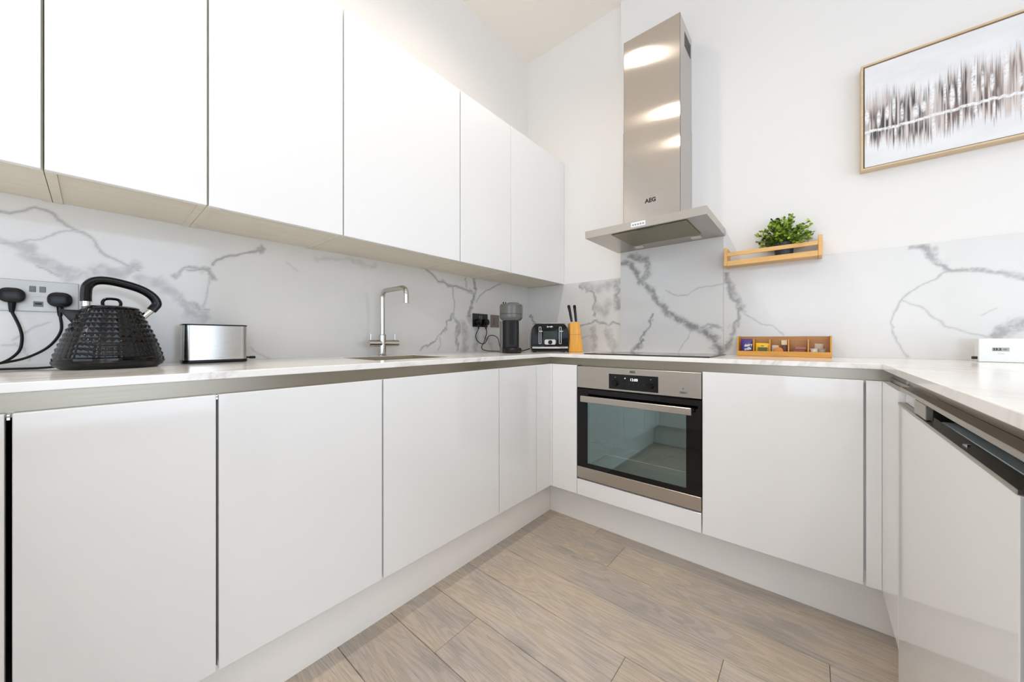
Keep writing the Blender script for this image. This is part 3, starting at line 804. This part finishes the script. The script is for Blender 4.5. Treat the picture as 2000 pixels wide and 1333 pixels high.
plug(-.4960, 1.133, .050, .040, 'black plug in the right half of the dark double socket', [(.040, -.502, 1.060), (.040, -.523, 1.005), (.040, -.547, .972), (.045, -.541, .952), (.06, -.505, .9435), (.10, -.50, .9428), (.17, -.52, .9428), (.22, -.525, .9428)], .0026)
# ------------------------------------------------------------------ kettle
KX, KY = .160, -2.150
t = thing('kettle', 'glossy black diamond-studded pyramid kettle with arched handle', 'kettle', (KX, KY, H), local=True)
bm = bmesh.new(); add_lathe(bm, [(0, .0006), (.092, .0006), (.104, .008), (.109, .018), (.107, .023), (.0, .023)], 56); obj('power_base', bm, M['black'], t)
bm = bmesh.new(); add_lathe(bm, [(.0, .0235), (.1075, .0235), (.1075, .029), (.104, .032), (0, .032)], 56); obj('base_ring', bm, M['blackgloss'], t)
def kprof(s):    # s 0..1 from the base to the shoulder: radius, height
    z = .0325 + s * .1330
    r = .1045 - .0500 * s - .006 * math.sin(PI * s) * 0 + .004 * math.sin(PI * s)
    return r, z
bm = bmesh.new(); NU, NV = 44, 10
ring = [[bm.verts.new((kprof(j / NV)[0] * math.cos(2 * PI * (i + .5 * 0) / NU), kprof(j / NV)[0] * math.sin(2 * PI * i / NU), kprof(j / NV)[1])) for i in range(NU)] for j in range(NV + 1)]
for j in range(NV):
    for i in range(NU):
        r_, z_ = kprof((j + .5) / NV); a_ = 2 * PI * (i + .5) / NU
        bump_ = .0024
        c_ = bm.verts.new(((r_ + bump_) * math.cos(a_), (r_ + bump_) * math.sin(a_), z_ + bump_ * .35))
        q = [ring[j][i], ring[j][(i + 1) % NU], ring[j + 1][(i + 1) % NU], ring[j + 1][i]]
        for k in range(4): bm.faces.new((q[k], q[(k + 1) % 4], c_))
bm.faces.new(ring[0][::-1]); bm.faces.new(ring[-1])
obj('studded_body', bm, M['blackgloss'], t)
bm = bmesh.new(); add_lathe(bm, [(.0, .166), (.0555, .166), (.0560, .169), (.050, .1725), (.030, .1755), (0, .1765)], 40); obj('lid', bm, M['blackgloss'], t)
bm = bmesh.new(); add_tube(bm, smooth_path([(0, -.016, .174), (0, -.017, .186), (0, -.010, .1945), (0, .010, .1945), (0, .017, .186), (0, .016, .174)], 5), .0032, 8, flat=(1.0, 1.3)); obj('lid_handle', bm, M['blackgloss'], t)
bm = bmesh.new()
add_prism(bm, [(-.045, .160), (-.094, .160), (-.062, .108), (-.045, .115)], -.013, .013, 'x', bev=.003); obj('spout', bm, M['black'], t)
hp = [(0, -.047, .185), (0, -.047, .205), (0, -.044, .228), (0, -.030, .243), (0, -.005, .246), (0, .032, .238), (0, .062, .226), (0, .083, .208), (0, .091, .189), (0, .085, .176), (0, .079, .167)]
bm = bmesh.new(); add_tube(bm, smooth_path(hp, 6), .0098, 12, flat=(1.0, 1.25)); obj('handle', bm, M['black'], t)
bm = bmesh.new(); add_tube(bm, [(0, -.046, .160), (0, -.047, .186)], .0085, 14); obj('ferrule', bm, M['chrome'], t, label='chrome ferrule above the spout')
bm = bmesh.new(); add_tube(bm, [(0, .052, .135), (0, .080, .169)], .0082, 14); obj('ferrule', bm, M['chrome'], t, label='chrome ferrule at the back')
bm = bmesh.new(); add_tube(bm, smooth_path([(-.04, -.095, .006), (-.045, -.13, .0035), (-.06, -.18, .0035), (-.06, -.26, .0035), (-.05, -.34, .0035)], 5), .003, 8); obj('power_cord', bm, M['blackrubber'], t)

# ------------------------------------------------------------------ long steel toaster
t = thing('slot_toaster', 'brushed steel long-slot toaster between kettle and tap', 'toaster', (.09, -1.91, H))
y0, y1 = -1.9965, -1.822
bm = bmesh.new(); add_prism(bm, rrect(.050, .130, y0 + .001, y1, .022), H + .011, 1.0655, 'z'); 
for f in bm.faces: f.smooth = abs(f.normal.z) < .5
obj('steel_shell', bm, M['steel_y'], t)
bm = bmesh.new(); add_prism(bm, rrect(.0485, .1315, y0 - .001, y1 + .0015, .023), H + .0006, H + .0108, 'z', bev=.0015); obj('foot_rim', bm, M['black'], t)
bm = bmesh.new()
o_ = rrect(.0485, .1315, y0 - .001, y1 + .0015, .023)
add_prism(bm, o_, 1.0657, 1.0700, 'z', bev=.0012); obj('top_rim', bm, M['black'], t)
obj('toast_slot', box(.078, .102, y0 + .025, y1 - .02, 1.0701, 1.0706), M['ink'], t)
bm = bmesh.new(); add_tube(bm, [(.09, y1 + .001, H + .014), (.09, y1 + .015, H + .014)], .003, 8); add_box(bm, .080, .100, y1 + .012, y1 + .030, H + .009, H + .018, bev=.002); obj('lever', bm, M['black'], t)
text('-------', .008, face_x(.1303, -1.90, H + .018), parent=t, name='lettering', material=M['palegrey'])

# ------------------------------------------------------------------ capsule coffee machine (faces the camera)
ang = math.radians(40.27)
t = thing('coffee_machine', 'grey-topped capsule coffee machine beside the black toaster', 'coffee machine', (.325, -.585, H), local=True, rotz=ang)
# local: -y faces the camera, x right
bm = bmesh.new(); add_lathe(bm, [(0, .190), (.054, .190), (.0585, .194), (.0665, .205), (.0675, .210), (.0675, .2265), (0, .2265)], 44)
obj('lower_head', bm, M['grey'], t, label='grey lower ring of the head')
obj('seam_ring', (lambda bm: (add_lathe(bm, [(0, .2266), (.0665, .2266), (.0665, .2290), (0, .2290)], 44), bm)[-1])(bmesh.new()), M['ink'], t)
bm = bmesh.new(); add_lathe(bm, [(0, .2291), (.0680, .2291), (.0685, .272), (.0670, .281), (.060, .2875), (.045, .2885), (0, .289)], 44); obj('head_cap', bm, M['grey'], t, label='grey head cap')
bm = bmesh.new(); add_lathe(bm, [(0, .2892), (.036, .2892), (.036, .2935), (.030, .2965), (0, .298)], 30, Matrix.Translation((.012, 0, 0))); obj('top_dome', bm, M['grey'], t)
bm = bmesh.new(); add_box(bm, -.050, -.043, -.01, .01, .2892, .302, bev=.002); add_box(bm, -.036, -.030, -.01, .01, .2892, .300, bev=.002); obj('latch', bm, M['darkgrey'], t)
bm = bmesh.new(); add_prism(bm, rrect(-.0455, .0455, -.030, .050, .022), .0008, .1898, 'z')
for f in bm.faces: f.smooth = False
obj('column', bm, M['darkgrey'], t, label='dark glossy column')
obj('outlet', box(-.013, .013, -.0315, -.030, .05, .180), M['blackgloss'], t)
bm = bmesh.new(); add_prism(bm, rrect(-.067, -.0458, -.012, .085, .008), .0008, .188, 'z'); obj('water_tank', bm, mat('olive_grey_tank', '55544A', .15), t, label='olive-grey water tank')
bm = bmesh.new(); add_lathe(bm, [(0, .0008), (.050, .0008), (.053, .006), (.053, .022), (.047, .030), (.036, .034), (0, .034)], 36, Matrix.Translation((.008, -.045, 0))); obj('drip_tray', bm, M['darkgrey'], t)

# ------------------------------------------------------------------ four-slice toaster (faces the camera)
t = thing('four_slice_toaster', 'black four-slice toaster with chrome trim and two levers', 'toaster', (.425, -.335, H), local=True, rotz=ang)
w2, dp = .1140, .095
prof = [(-w2 + .004, .014), (-w2 - .001, .030), (-w2, .110), (-w2 + .006, .150), (-w2 + .022, .172), (-w2 + .045, .178), (w2 - .045, .178), (w2 - .022, .172), (w2 - .006, .150), (w2, .110), (w2 + .001, .030), (w2 - .004, .014)]
bm = bmesh.new(); add_prism(bm, prof, -dp * .55, dp * 1.25, 'y', bev=.004); obj('shell', bm, mat('toaster_black_enamel', '080808', .16, Specular_IOR_Level=.2), t)
bm = bmesh.new(); add_prism(bm, [(-w2 + .003, .005), (-w2 + .003, .0135), (w2 - .003, .0135), (w2 - .003, .005)], -dp * .5, dp * 1.2, 'y'); obj('underside', bm, M['black'], t)
for fx_, fy_ in ((-.09, -.03), (.09, -.03), (-.09, .09), (.09, .09)):
    bm = bmesh.new(); add_lathe(bm, [(0, .0006), (.008, .0006), (.008, .006), (0, .006)], 12, Matrix.Translation((fx_, fy_, 0))); obj('foot', bm, M['black'], t)
yf = -dp * .55
obj('chrome_band', box(-w2 + .004, w2 - .004, yf - .0022, yf, .0235, .0350, bev=.001), M['chrome'], t, label='chrome band along the foot')
obj('chrome_edge', box(-w2 + .046, w2 - .046, yf - .0015, yf + .01, .1765, .1795, bev=.0006), M['chrome'], t, label='chrome top edge')
for s_ in (-1, 1):
    cx_ = s_ * .062
    bm = bmesh.new(); add_box(bm, cx_ - .0075, cx_ - .0045, yf - .002, yf, .052, .157); add_box(bm, cx_ + .0045, cx_ + .0075, yf - .002, yf, .052, .157)
    add_box(bm, cx_ - .0075, cx_ + .0075, yf - .002, yf, .052, .055); add_box(bm, cx_ - .0075, cx_ + .0075, yf - .002, yf, .154, .157); obj('lever_track', bm, M['chrome'], t)
    bm = bmesh.new(); add_box(bm, cx_ - .009, cx_ + .017, yf - .010, yf - .0022, .126, .132, bev=.0015); obj('lever', bm, M['chrome'], t)
obj('front_panel', box(-.042, .042, yf - .001, yf, .060, .130, bev=.0004), mat('dark_green_panel', '1B2A27', .15), t, label='dark green-tinted front panel')
bm = bmesh.new(); add_prism(bm, [(-.034, .054), (-.034, .072), (-.028, .079), (.028, .079), (.034, .072), (.034, .054), (.028, .048), (-.028, .048)], yf - .0035, yf - .0011, 'y'); dl = obj('dial_plate', bm, M['chrome'], t, label='chrome browning dial plate')
bm = bmesh.new(); add_lathe(bm, [(0, 0), (.013, 0), (.013, .008), (.010, .010), (0, .010)], 20, Matrix.Translation((0, yf - .0036, .062)) @ Matrix.Rotation(PI / 2, 4, 'X')); obj('dial', bm, M['black'], dl)
text('breville', .0125, face_y(0, yf - .0004, .157), parent=t, name='lettering', material=M['lightink'], bold=.0006)
for q in (-.058, .058):
    for yy in (.012, .062): obj('toast_slot', box(q - .045, q + .045, yy - .013, yy + .013, .1781, .1788), M['ink'], t)
bm = bmesh.new(); add_tube(bm, smooth_path([(-.115, .09, .02), (-.16, .09, .006), (-.20, .07, .0035), (-.235, .075, .0035)], 6), .003, 8); obj('power_cord', bm, M['blackrubber'], t)

# ------------------------------------------------------------------ knife block
t = thing('knife_block', 'orange wooden knife block in the corner with black-handled knives', 'knife block', (.5445, -.222, H), local=True, rotz=ang)
bm = bmesh.new()
lo = [(-.042, -.035), (.042, -.035), (.042, .075), (-.042, .075)]
t_ = bmesh.new()
pr = [(-.045, .0008), (-.038, .115), (-.036, .182), (.024, .190), (.031, .115), (.044, .0008)]
add_prism(bm, pr, -.030, .070, 'y', bev=.003); obj('wood_block', bm, M['block'], t)
obj('seam_groove', box(-.036, .030, -.0306, -.030, .109, .111), mat('dark_wood_line', 'B4721A', .5), t)
def knife(x, y, lean, label):
    k = thing('kitchen_knife', label, 'knife', (0, 0, 0), 'knives in the orange block', local=True, rotz=ang)
    c, s = math.cos(ang), math.sin(ang)
    wx, wy = .5445 + x * c - y * s, -.222 + x * s + y * c
    k.location = (wx, wy, H + .186)
    bm = bmesh.new(); add_tube(bm, [(0, 0, .010), (lean * .2, 0, .03), (lean * .6, 0, .07), (lean, 0, .103), (lean * 1.05, 0, .110)], [.0072, .0080, .0085, .0098, .006], 10); obj('handle', bm, M['black'], k)
    bm = bmesh.new(); add_tube(bm, [(0, 0, .0045), (0, 0, .011)], .0066, 10); obj('bolster', bm, M['black'], k)
knife(-.022, 0, -.018, 'left black-handled knife standing in the orange block')
knife(.006, 0, -.010, 'right black-handled knife standing in the orange block')

# ------------------------------------------------------------------ wooden tea caddy with its contents
t = thing('tea_caddy', 'honey bamboo tea caddy with five compartments right of the hob', 'caddy', (1.575, -.085, H))
cx0, cx1, cy0, cy1 = 1.4015, 1.7500, -.132, -.0425
zb = H + .0006
obj('front_board', box(cx0, cx1, cy0, cy0 + .007, zb, H + .024, bev=.0008), M['honey'], t)
obj('back_board', box(cx0 + .006, cx1 - .006, cy1 - .006, cy1, zb, H + .094, bev=.0008), M['honeydark'], t)
obj('bottom_board', box(cx0 + .006, cx1 - .006, cy0 + .007, cy1 - .006, zb, zb + .005), M['honeydark'], t)
for a_ in (cx0, cx1 - .006): obj('end_board', box(a_, a_ + .0058, cy0 + .0072, cy1, zb, H + .096, bev=.0008), M['honey'], t)
dvx = [cx0 + (cx1 - cx0) * f_ for f_ in (.195, .375, .575, .775)]
for q in dvx: obj('divider', box(q - .002, q + .002, cy0 + .0072, cy1 - .0062, zb + .0052, H + .080), M['honey'], t)
zf = zb + .0056
bag = lambda n, h, r=.3: mat(n, h, r)
def packet(x0, x1, y, z0, z1, material, label, cat, tilt=.0, thick=.012, name='packet'):
    o = thing(name, label, cat, ((x0 + x1) / 2, y, z0), None, local=True)
    o.rotation_euler = (0, tilt, 0)
    w = (x1 - x0) / 2; h = z1 - z0
    bm = bmesh.new(); nx, nz = 8, 10; fr = []; bk = []
    for j in range(nz + 1):
        for i in range(nx + 1):
            u, v = i / nx, j / nz
            b_ = (math.sin(PI * u) * math.sin(PI * v)) ** .6 if 0 < u < 1 and 0 < v < 1 else 0
            fr.append(bm.verts.new((-w + 2 * w * u, -thick / 2 * b_ - .0005, h * v + .0003))); bk.append(bm.verts.new((-w + 2 * w * u, thick / 2 * b_ + .0005, h * v + .0003)))
    for j in range(nz):
        for i in range(nx):
            k = j * (nx + 1) + i
            f = bm.faces.new((fr[k], fr[k + 1], fr[k + nx + 2], fr[k + nx + 1])); f.smooth = True
            f = bm.faces.new((bk[k], bk[k + nx + 1], bk[k + nx + 2], bk[k + 1])); f.smooth = True
    ed = lambda a, b: bm.faces.new((fr[a], bk[a], bk[b], fr[b]))
    for i in range(nx): ed(i, i + 1); ed(nz * (nx + 1) + i, nz * (nx + 1) + i + 1)
    for j in range(nz): ed(j * (nx + 1), (j + 1) * (nx + 1)); ed(j * (nx + 1) + nx, (j + 1) * (nx + 1) + nx)
    obj('wrapper', bm, material, o)
    return o, -thick / 2 - .001
purple = bag('purple_foil', '4A3580')
yellow = bag('yellow_foil', 'F0BE10')
o, yy = packet(cx0 + .014, dvx[0] - .008, -.108, zf, H + .082, purple, 'purple foil sachet at the left end of the tea caddy', 'sachet')
for i, s_ in enumerate(('dairy', 'milk')):
    text(s_, .017, face_y(.008 - i * .002, yy - .0012, .046 - i * .018) @ Matrix.Rotation(PI / 2 * 0 + .2, 4, 'Z'), parent=o, name='lettering', material=M['lightink'], bold=.0006)
o, yy = packet(dvx[0] + .006, dvx[1] - .004, -.112, zf, H + .062, yellow, 'yellow tea sachet in the second compartment of the caddy', 'sachet', .03, .010)
bm = box(-.018, .020, yy - .0008, yy + .001, .012, .036); obj('printed_band', bm, bag('olive_print', '5C5A28', .5), o)
text('---', .012, face_y(0, yy - .0012, .044), parent=o, name='lettering', material=M['ink'], bold=.0006)
# sweets and pods
def biscuit(x, y, z, r, h, c, label, cat, flat=True):
    bm = bmesh.new(); pr_ = [(0, 0), (r * .8, 0), (r, h * .3), (r, h * .7), (r * .8, h), (0, h)]
    mt_ = Matrix.Translation((x, y, z)) if flat else Matrix.Translation((x, y, z + r)) @ Matrix.Rotation(PI / 2, 4, 'X')
    add_lathe(bm, pr_, 20, mt_); single('coffee_pod' if cat == 'pod' else cat, bm, mat(cat + '_foil', c, .35), label, cat)
biscuit(dvx[1] + .032, -.108, zf, .0185, .008, 'D8882C', 'round orange biscuit standing in the middle compartment', 'biscuit', False)
o, yy = packet(dvx[1] + .004, dvx[1] + .030, -.092, zf, H + .052, bag('cream_paper', 'D8CDB8', .6), 'cream paper sachet behind the orange biscuit', 'sachet', .05, .006)
o, yy = packet(dvx[2] - .028, dvx[2] - .005, -.100, zf, H + .076, bag('maroon_paper', '6E4540', .5), 'tall maroon stick with cream top in the middle compartment', 'sachet', 0, .007)
obj('cream_top', box(-.0105, .0105, -.0055, -.0012, .048, .070), bag('cream_top_paper', 'E4CFAE', .6), o)
for i in range(3):
    bm = bmesh.new(); add_box(bm, dvx[2] + .010 + i * .006, dvx[2] + .056 + i * .004, -.118 + i * .004, -.075, zf + i * .0135, zf + .013 + i * .0135, bev=.002)
    single('sugar_packet', bm, bag('packet_red_brown', ['6B5A45', '8E4A3A', 'A2685A'][i], .4), ['brown packet at the bottom of the pile in the fourth compartment', 'dark red packet in the middle of the pile in the fourth compartment', 'pale red packet on top of the pile in the fourth compartment'][i], 'packet')
for i, (x_, y_, z_, c_) in enumerate(((dvx[3] + .020, -.112, zf, 'D8CFC2'), (dvx[3] + .044, -.112, zf, '9C8F86'), (dvx[3] + .030, -.088, zf, 'C9BBAA'))):
    bm = bmesh.new(); add_lathe(bm, [(0, 0), (.011, 0), (.0145, .028), (.0165, .030), (.0165, .032), (0, .032)], 20, Matrix.Translation((x_ , y_ + (.012 if i == 2 else 0), z_)))
    single('milk_pot', bm, mat('milk_pot_' + str(i), c_, .35), ['cream milk pot at the left of the last compartment', 'grey-brown milk pot at the right of the last compartment', 'beige milk pot at the back of the last compartment'][i], 'milk pot')
o, yy = packet(dvx[3] + .018, dvx[3] + .048, -.055, zf, H + .060, bag('white_sachet', 'CDBFB0', .5), 'pale sachet leaning at the back of the last compartment', 'sachet', .08, .006)

# ------------------------------------------------------------------ white heating hub with display
t = thing('heating_hub', 'white room thermostat hub with small grey display', 'thermostat', (2.215, -.10, H))
obj('case', box(2.1360, 2.300, -.150, -.112, H + .0008, 1.0220, bev=.002), M['whiteplastic'], t)
lcd = obj('display', box(2.1660, 2.2020, -.1512, -.1500, .9780, .9905, bev=.0002), mat('lcd_grey', 'ABABA7', .3), t)
text('23.2', .0105, face_y(2.1760, -.1516, .9842), parent=lcd, name='display_digits', bold=.0003)
text('00', .0080, face_y(2.1930, -.1516, .9842), parent=lcd, name='display_digits', material=M['palegrey'])
text('-------', .0065, face_y(2.1850, -.1504, .9700), parent=t, name='lettering', material=M['palegrey'])
bm = bmesh.new(); add_lathe(bm, [(0, 0), (.005, 0), (.005, .012), (0, .012)], 12, Matrix.Translation((2.136, -.135, .953)) @ Matrix.Rotation(-PI / 2, 4, 'Y')); obj('side_plug', bm, M['darkgrey'], t)

# ------------------------------------------------------------------ wooden wall shelf and plant
t = thing('spice_shelf', 'light bamboo wall shelf with front rails right of the hood', 'shelf', (1.53, -.03, 1.39))
sx0, sx1, sy0, sy1 = 1.3425, 1.7195, -.125, -.0306
obj('shelf_board', box(sx0 + .0155, sx1 - .0155, sy0 + .0085, sy1, 1.392, 1.400), M['bamboo'], t)
obj('bottom_rail', box(sx0 + .0155, sx1 - .0155, sy0, sy0 + .008, 1.388, 1.412, bev=.001), M['bamboo'], t)
obj('top_rail', box(sx0 + .0155, sx1 - .0155, sy0, sy0 + .008, 1.436, 1.455, bev=.001), M['bamboo'], t)
for a_ in (sx0, sx1 - .015): obj('end_piece', box(a_, a_ + .0152, sy0, sy1, 1.388, 1.4795, bev=.002), M['bamboo'], t)
obj('back_rail', box(sx0 + .0155, sx1 - .0155, sy1 - .006, sy1, 1.4005, 1.418), M['bamboo'], t)
px_, py_ = 1.5830, -.0740
t = thing('potted_plant', 'small bushy green plant in a dark pot on the bamboo shelf', 'plant', (px_, py_, 1.4004), local=True)
bm = bmesh.new(); add_lathe(bm, [(0, .0004), (.030, .0004), (.033, .010), (.0395, .072), (.0385, .073), (.036, .066), (0, .066)], 32); obj('pot', bm, mat('slate_pot', '33373D', .5), t)
soil = bmesh.new(); add_lathe(soil, [(0, .0665), (.0355, .0665), (.02, .070), (0, .071)], 20); obj('soil', soil, mat('dark_soil', '1F1A14', .9), t)
rp = random.Random(11)
stems = bmesh.new(); leaves = [bmesh.new(), bmesh.new(), bmesh.new()]
def leaf(bm, p, d, n, s_):
    d = d.normalized(); sd = d.cross(n).normalized(); n2 = sd.cross(d)
    L_ = s_; w = s_ * .42
    v = [bm.verts.new(p), bm.verts.new(p + d * L_ * .45 + sd * w - n2 * w * .1), bm.verts.new(p + d * L_ * .45 + n2 * w * .28), bm.verts.new(p + d * L_ * .45 - sd * w - n2 * w * .1), bm.verts.new(p + d * L_ * .85 + sd * w * .5), bm.verts.new(p + d * L_ * .85 - sd * w * .5), bm.verts.new(p + d * L_)]
    for f in ((v[0], v[1], v[2]), (v[0], v[2], v[3]), (v[1], v[4], v[2]), (v[2], v[5], v[3]), (v[2], v[4], v[6]), (v[2], v[6], v[5])): bm.faces.new(f).smooth = True
for i in range(80):
    a_ = rp.uniform(0, 2 * PI); el = math.asin(rp.uniform(-.22, 1.0)); L_ = rp.uniform(.07, .118) * (1.0 + .06 * math.sin(max(el, 0)))
    dirv = Vector((math.cos(a_) * math.cos(el), math.sin(a_) * math.cos(el) , math.sin(el)))
    base = Vector((rp.uniform(-.02, .02), rp.uniform(-.02, .02), .068))
    endp = base + Vector((dirv.x * L_, dirv.y * L_ * .8, dirv.z * L_ * 1.0 + .004))
    if endp.y > .034: endp.y = .034 - rp.random() * .008
    midp = base * .5 + endp * .5 + Vector((0, 0, .016))
    pts = smooth_path([base, midp, endp], 6)
    add_tube(stems, pts, .0009, 4)
    for k in range(3, len(pts)):
        for q in range(2):
            p = pts[k]; o_ = Vector((rp.uniform(-1, 1), rp.uniform(-1, 1), rp.uniform(-.2, 1))).normalized()
            dd = (pts[k] - pts[k - 1]).normalized() * .5 + o_
            if p.y + dd.y * .01 > .038: dd.y = -abs(dd.y)
            leaf(leaves[rp.choices((0, 1, 2), ((1, 3, 3) if k < 9 else (3, 3, 1)))[0]], p, dd, Vector((rp.uniform(-.4, .4), rp.uniform(-.4, .4), 1)), rp.uniform(.012, .019))
obj('stems', stems, mat('stem_green', '4B5A20', .6), t, kind='stuff')
for k, (bm, c_, n_) in enumerate(zip(leaves, ('B4C84A', '7F9E30', '3E5C20'), ('light', 'mid', 'dark'))):
    obj('leaves', bm, mat('leaf_' + n_, c_, .45), t, kind='stuff')

# ------------------------------------------------------------------ framed abstract canvas
t = thing('framed_canvas', 'abstract grey and brown streaked canvas in a pale wood frame', 'picture', (2.30, BR, 1.735))
ax0, ax1, az0, az1 = 1.8435, 2.7400, 1.7375, 2.1830; fy0, fy1 = -.068, BR - .0005; fw = .0075
m_ = M['frameoak']
obj('frame_bar', box(ax0, ax1, fy0, fy1, az0, az0 + fw, bev=.0008), m_, t); obj('frame_bar', box(ax0, ax1, fy0, fy1, az1 - fw, az1, bev=.0008), m_, t)
obj('frame_bar', box(ax0, ax0 + fw, fy0, fy1, az0 + fw, az1 - fw, bev=.0008), m_, t); obj('frame_bar', box(ax1 - fw, ax1, fy0, fy1, az0 + fw, az1 - fw, bev=.0008), m_, t)
obj('backing', box(ax0 + fw, ax1 - fw, fy1 - .008, fy1, az0 + fw, az1 - fw), M['ink'], t)  # black colour stands in for the shadow between frame and canvas
g_ = .004; u0, u1, v0, v1 = ax0 + fw + g_, ax1 - fw - g_, az0 + fw + g_, az1 - fw - g_
st = .0018; nu = int((u1 - u0) / st); nv = int((v1 - v0) / st)
Ug, Vg = np.meshgrid(np.linspace(u0, u1, nu), np.linspace(v0, v1, nv))
X, Y = Ug - u0, (Vg - v0) / (v1 - v0)
line_y = .345
top = .54 + .28 * fbm(X, X * 0, 5, 70, 3) + .10 * (fbm(X, X * 0, 60, 71, 2) - .5) + .12 * np.exp(-((X - .27) / .05) ** 2)
bot = .22 - .10 * fbm(X, X * 0, 7, 74, 3) + .12 * (fbm(X, X * 0, 90, 75, 2) - .5)
streak = fbm(X, Y * .03, 250, 80, 1); broad = fbm(X, Y * .1, 22, 84, 3)
inb = np.clip((top - Y) / .16, 0, 1) * np.clip((Y - bot) / .10, 0, 1)
fade = np.clip(1.25 - np.abs(Y - .45) * 1.5, .2, 1)
r1 = np.random.RandomState(9); colr = r1.rand(nu); st0 = r1.uniform(-.25, .25, nu); st1 = r1.uniform(-.18, .18, nu)
inb = np.clip((top + st0[None, :] * .3 - Y) / .12, 0, 1) * np.clip((Y - bot - st1[None, :] * .35) / .08, 0, 1)
streak = np.clip(.55 * streak + .45 * (colr ** 1.3)[None, :] * (.6 + .8 * vnoise(X * 600, Y * 7, 66)), 0, 1)
dark = np.clip((streak - .27) * 3.6, 0, .95) * np.clip((broad - .26) * 3.4, .3, 1) * inb * fade
cb = np.array(lin('E2E1E1')[:3]); cbr = np.array(lin('7D675A')[:3]); cdk = np.array(lin('2A282D')[:3]); cwh = np.array(lin('EDEBEA')[:3]); ctan = np.array(lin('BFA28E')[:3])
c = cb + (fbm(X, Y, 12, 90, 3)[..., None] - .5) * .10
warm = np.clip((fbm(X, Y * .2, 14, 95, 3) - .42) * 5, 0, 1)[..., None]
tan = (inb * .45)[..., None]; c = c * (1 - tan) + ctan * tan
dkc = cdk * (1 - warm * .7) + cbr * warm * .7
hi = np.clip((Y - .55) * 3, 0, 1)[..., None]; dkc = dkc * (1 - hi * .5) + cbr * hi * .5
c = c * (1 - dark[..., None]) + dkc * dark[..., None]
r0 = np.random.RandomState(5); blob = np.zeros_like(X)
for xc in np.arange(.012, .88, .025):
    xc += r0.uniform(-.009, .009); w_ = r0.uniform(.003, .007); hh = r0.uniform(.04, .15); yc = line_y + .02 + hh + r0.uniform(0, .08)
    blob = np.maximum(blob, np.clip(1.4 - np.hypot((X - xc) / w_, (Y - yc) / hh), 0, 1))
    if r0.rand() > .35:
        hh = r0.uniform(.04, .10); blob = np.maximum(blob, .9 * np.clip(1.3 - np.hypot((X - xc - .004) / (w_ * .8), (Y - line_y + hh) / hh), 0, 1))
blob = np.maximum(blob, np.clip(1.5 - np.abs(Y - line_y - (fbm(X, X * 0, 40, 99, 2) - .5) * .03) / .011, 0, 1))
spk = np.clip(fbm(X, Y * .45, 190, 110, 2) * 3 - .7, 0, 1)
bw = np.clip(blob * 1.6, 0, 1) * (.45 + .55 * spk); c = c * (1 - bw[..., None]) + cwh * bw[..., None]
c = np.clip(c, 0, 1)
hgt = bw * .0012
co = np.stack([Ug.ravel(), (-.0625 - hgt).ravel(), Vg.ravel()], 1)
idx = np.arange(nu * nv).reshape(nv, nu)
F = np.stack([idx[:-1, :-1].ravel(), idx[:-1, 1:].ravel(), idx[1:, 1:].ravel(), idx[1:, :-1].ravel()], 1).tolist()
me = bpy.data.meshes.new('canvas'); me.from_pydata(co.tolist(), [], F)
ca = me.color_attributes.new('paint', 'FLOAT_COLOR', 'POINT')
ca.data.foreach_set('color', np.concatenate([c.reshape(-1, 3), np.ones((nu * nv, 1))], 1).astype(np.float32).ravel())
m = mat('painted_canvas', 'E0E0E0', .55); nt, N, L, b = nodes(m)
at = nt.nodes.new('ShaderNodeVertexColor'); at.layer_name = 'paint'; L.new(at.outputs['Color'], b.inputs['Base Color'])
cv = obj('canvas', me, m, t, label='streaked paint surface')
obj('canvas_body', box(u0, u1, -.0620, fy1 - .0085, v0, v1), M['edge'], t)

# ------------------------------------------------------------------ ceiling downlights (overhead, out of frame)
em = bpy.data.materials.new('lamp_glow'); em.use_nodes = True; nt = em.node_tree; nt.nodes.clear()
out = nt.nodes.new('ShaderNodeOutputMaterial'); e = nt.nodes.new('ShaderNodeEmission'); e.inputs[0].default_value = (*SPOT_COL, 1); e.inputs[1].default_value = 25
nt.links.new(e.outputs[0], out.inputs[0])
DL = ['ceiling downlight above the wall cupboards nearest the hood', 'ceiling downlight above the tea caddy side of the room', 'ceiling downlight above the tap', 'ceiling downlight above the right-hand run',
      'ceiling downlight above the kettle', 'ceiling downlight behind the camera, to the right', 'ceiling downlight nearest the side window', 'ceiling downlight in the far rear right of the room', 'ceiling downlight in the rear left of the room']
for i, (x_, y_) in enumerate(SPOTS):
    t = thing('downlight', DL[i], 'light', (x_, y_, CZ), 'ceiling downlights', local=True)
    bm = bmesh.new(); add_lathe(bm, [(.038, -.0005), (.05, -.0005), (.05, -.004), (.038, -.006), (.038, -.0005)], 28); obj('bezel', bm, M['edge'], t)
    bm = bmesh.new(); add_lathe(bm, [(0, -.001), (.0375, -.001), (.0375, -.003), (0, -.003)], 24); obj('lamp_disc', bm, em, t)
    ld = bpy.data.lights.new('downlight_beam', 'SPOT'); ld.energy = SPOT_W * (.88 if x_ < 1 else .62); ld.color = SPOT_COL; ld.spot_size = math.radians(150); ld.spot_blend = 1.0; ld.shadow_soft_size = .035
    lo_ = bpy.data.objects.new('downlight_beam', ld); COL.objects.link(lo_); lo_.location = (x_, y_, CZ - .045)
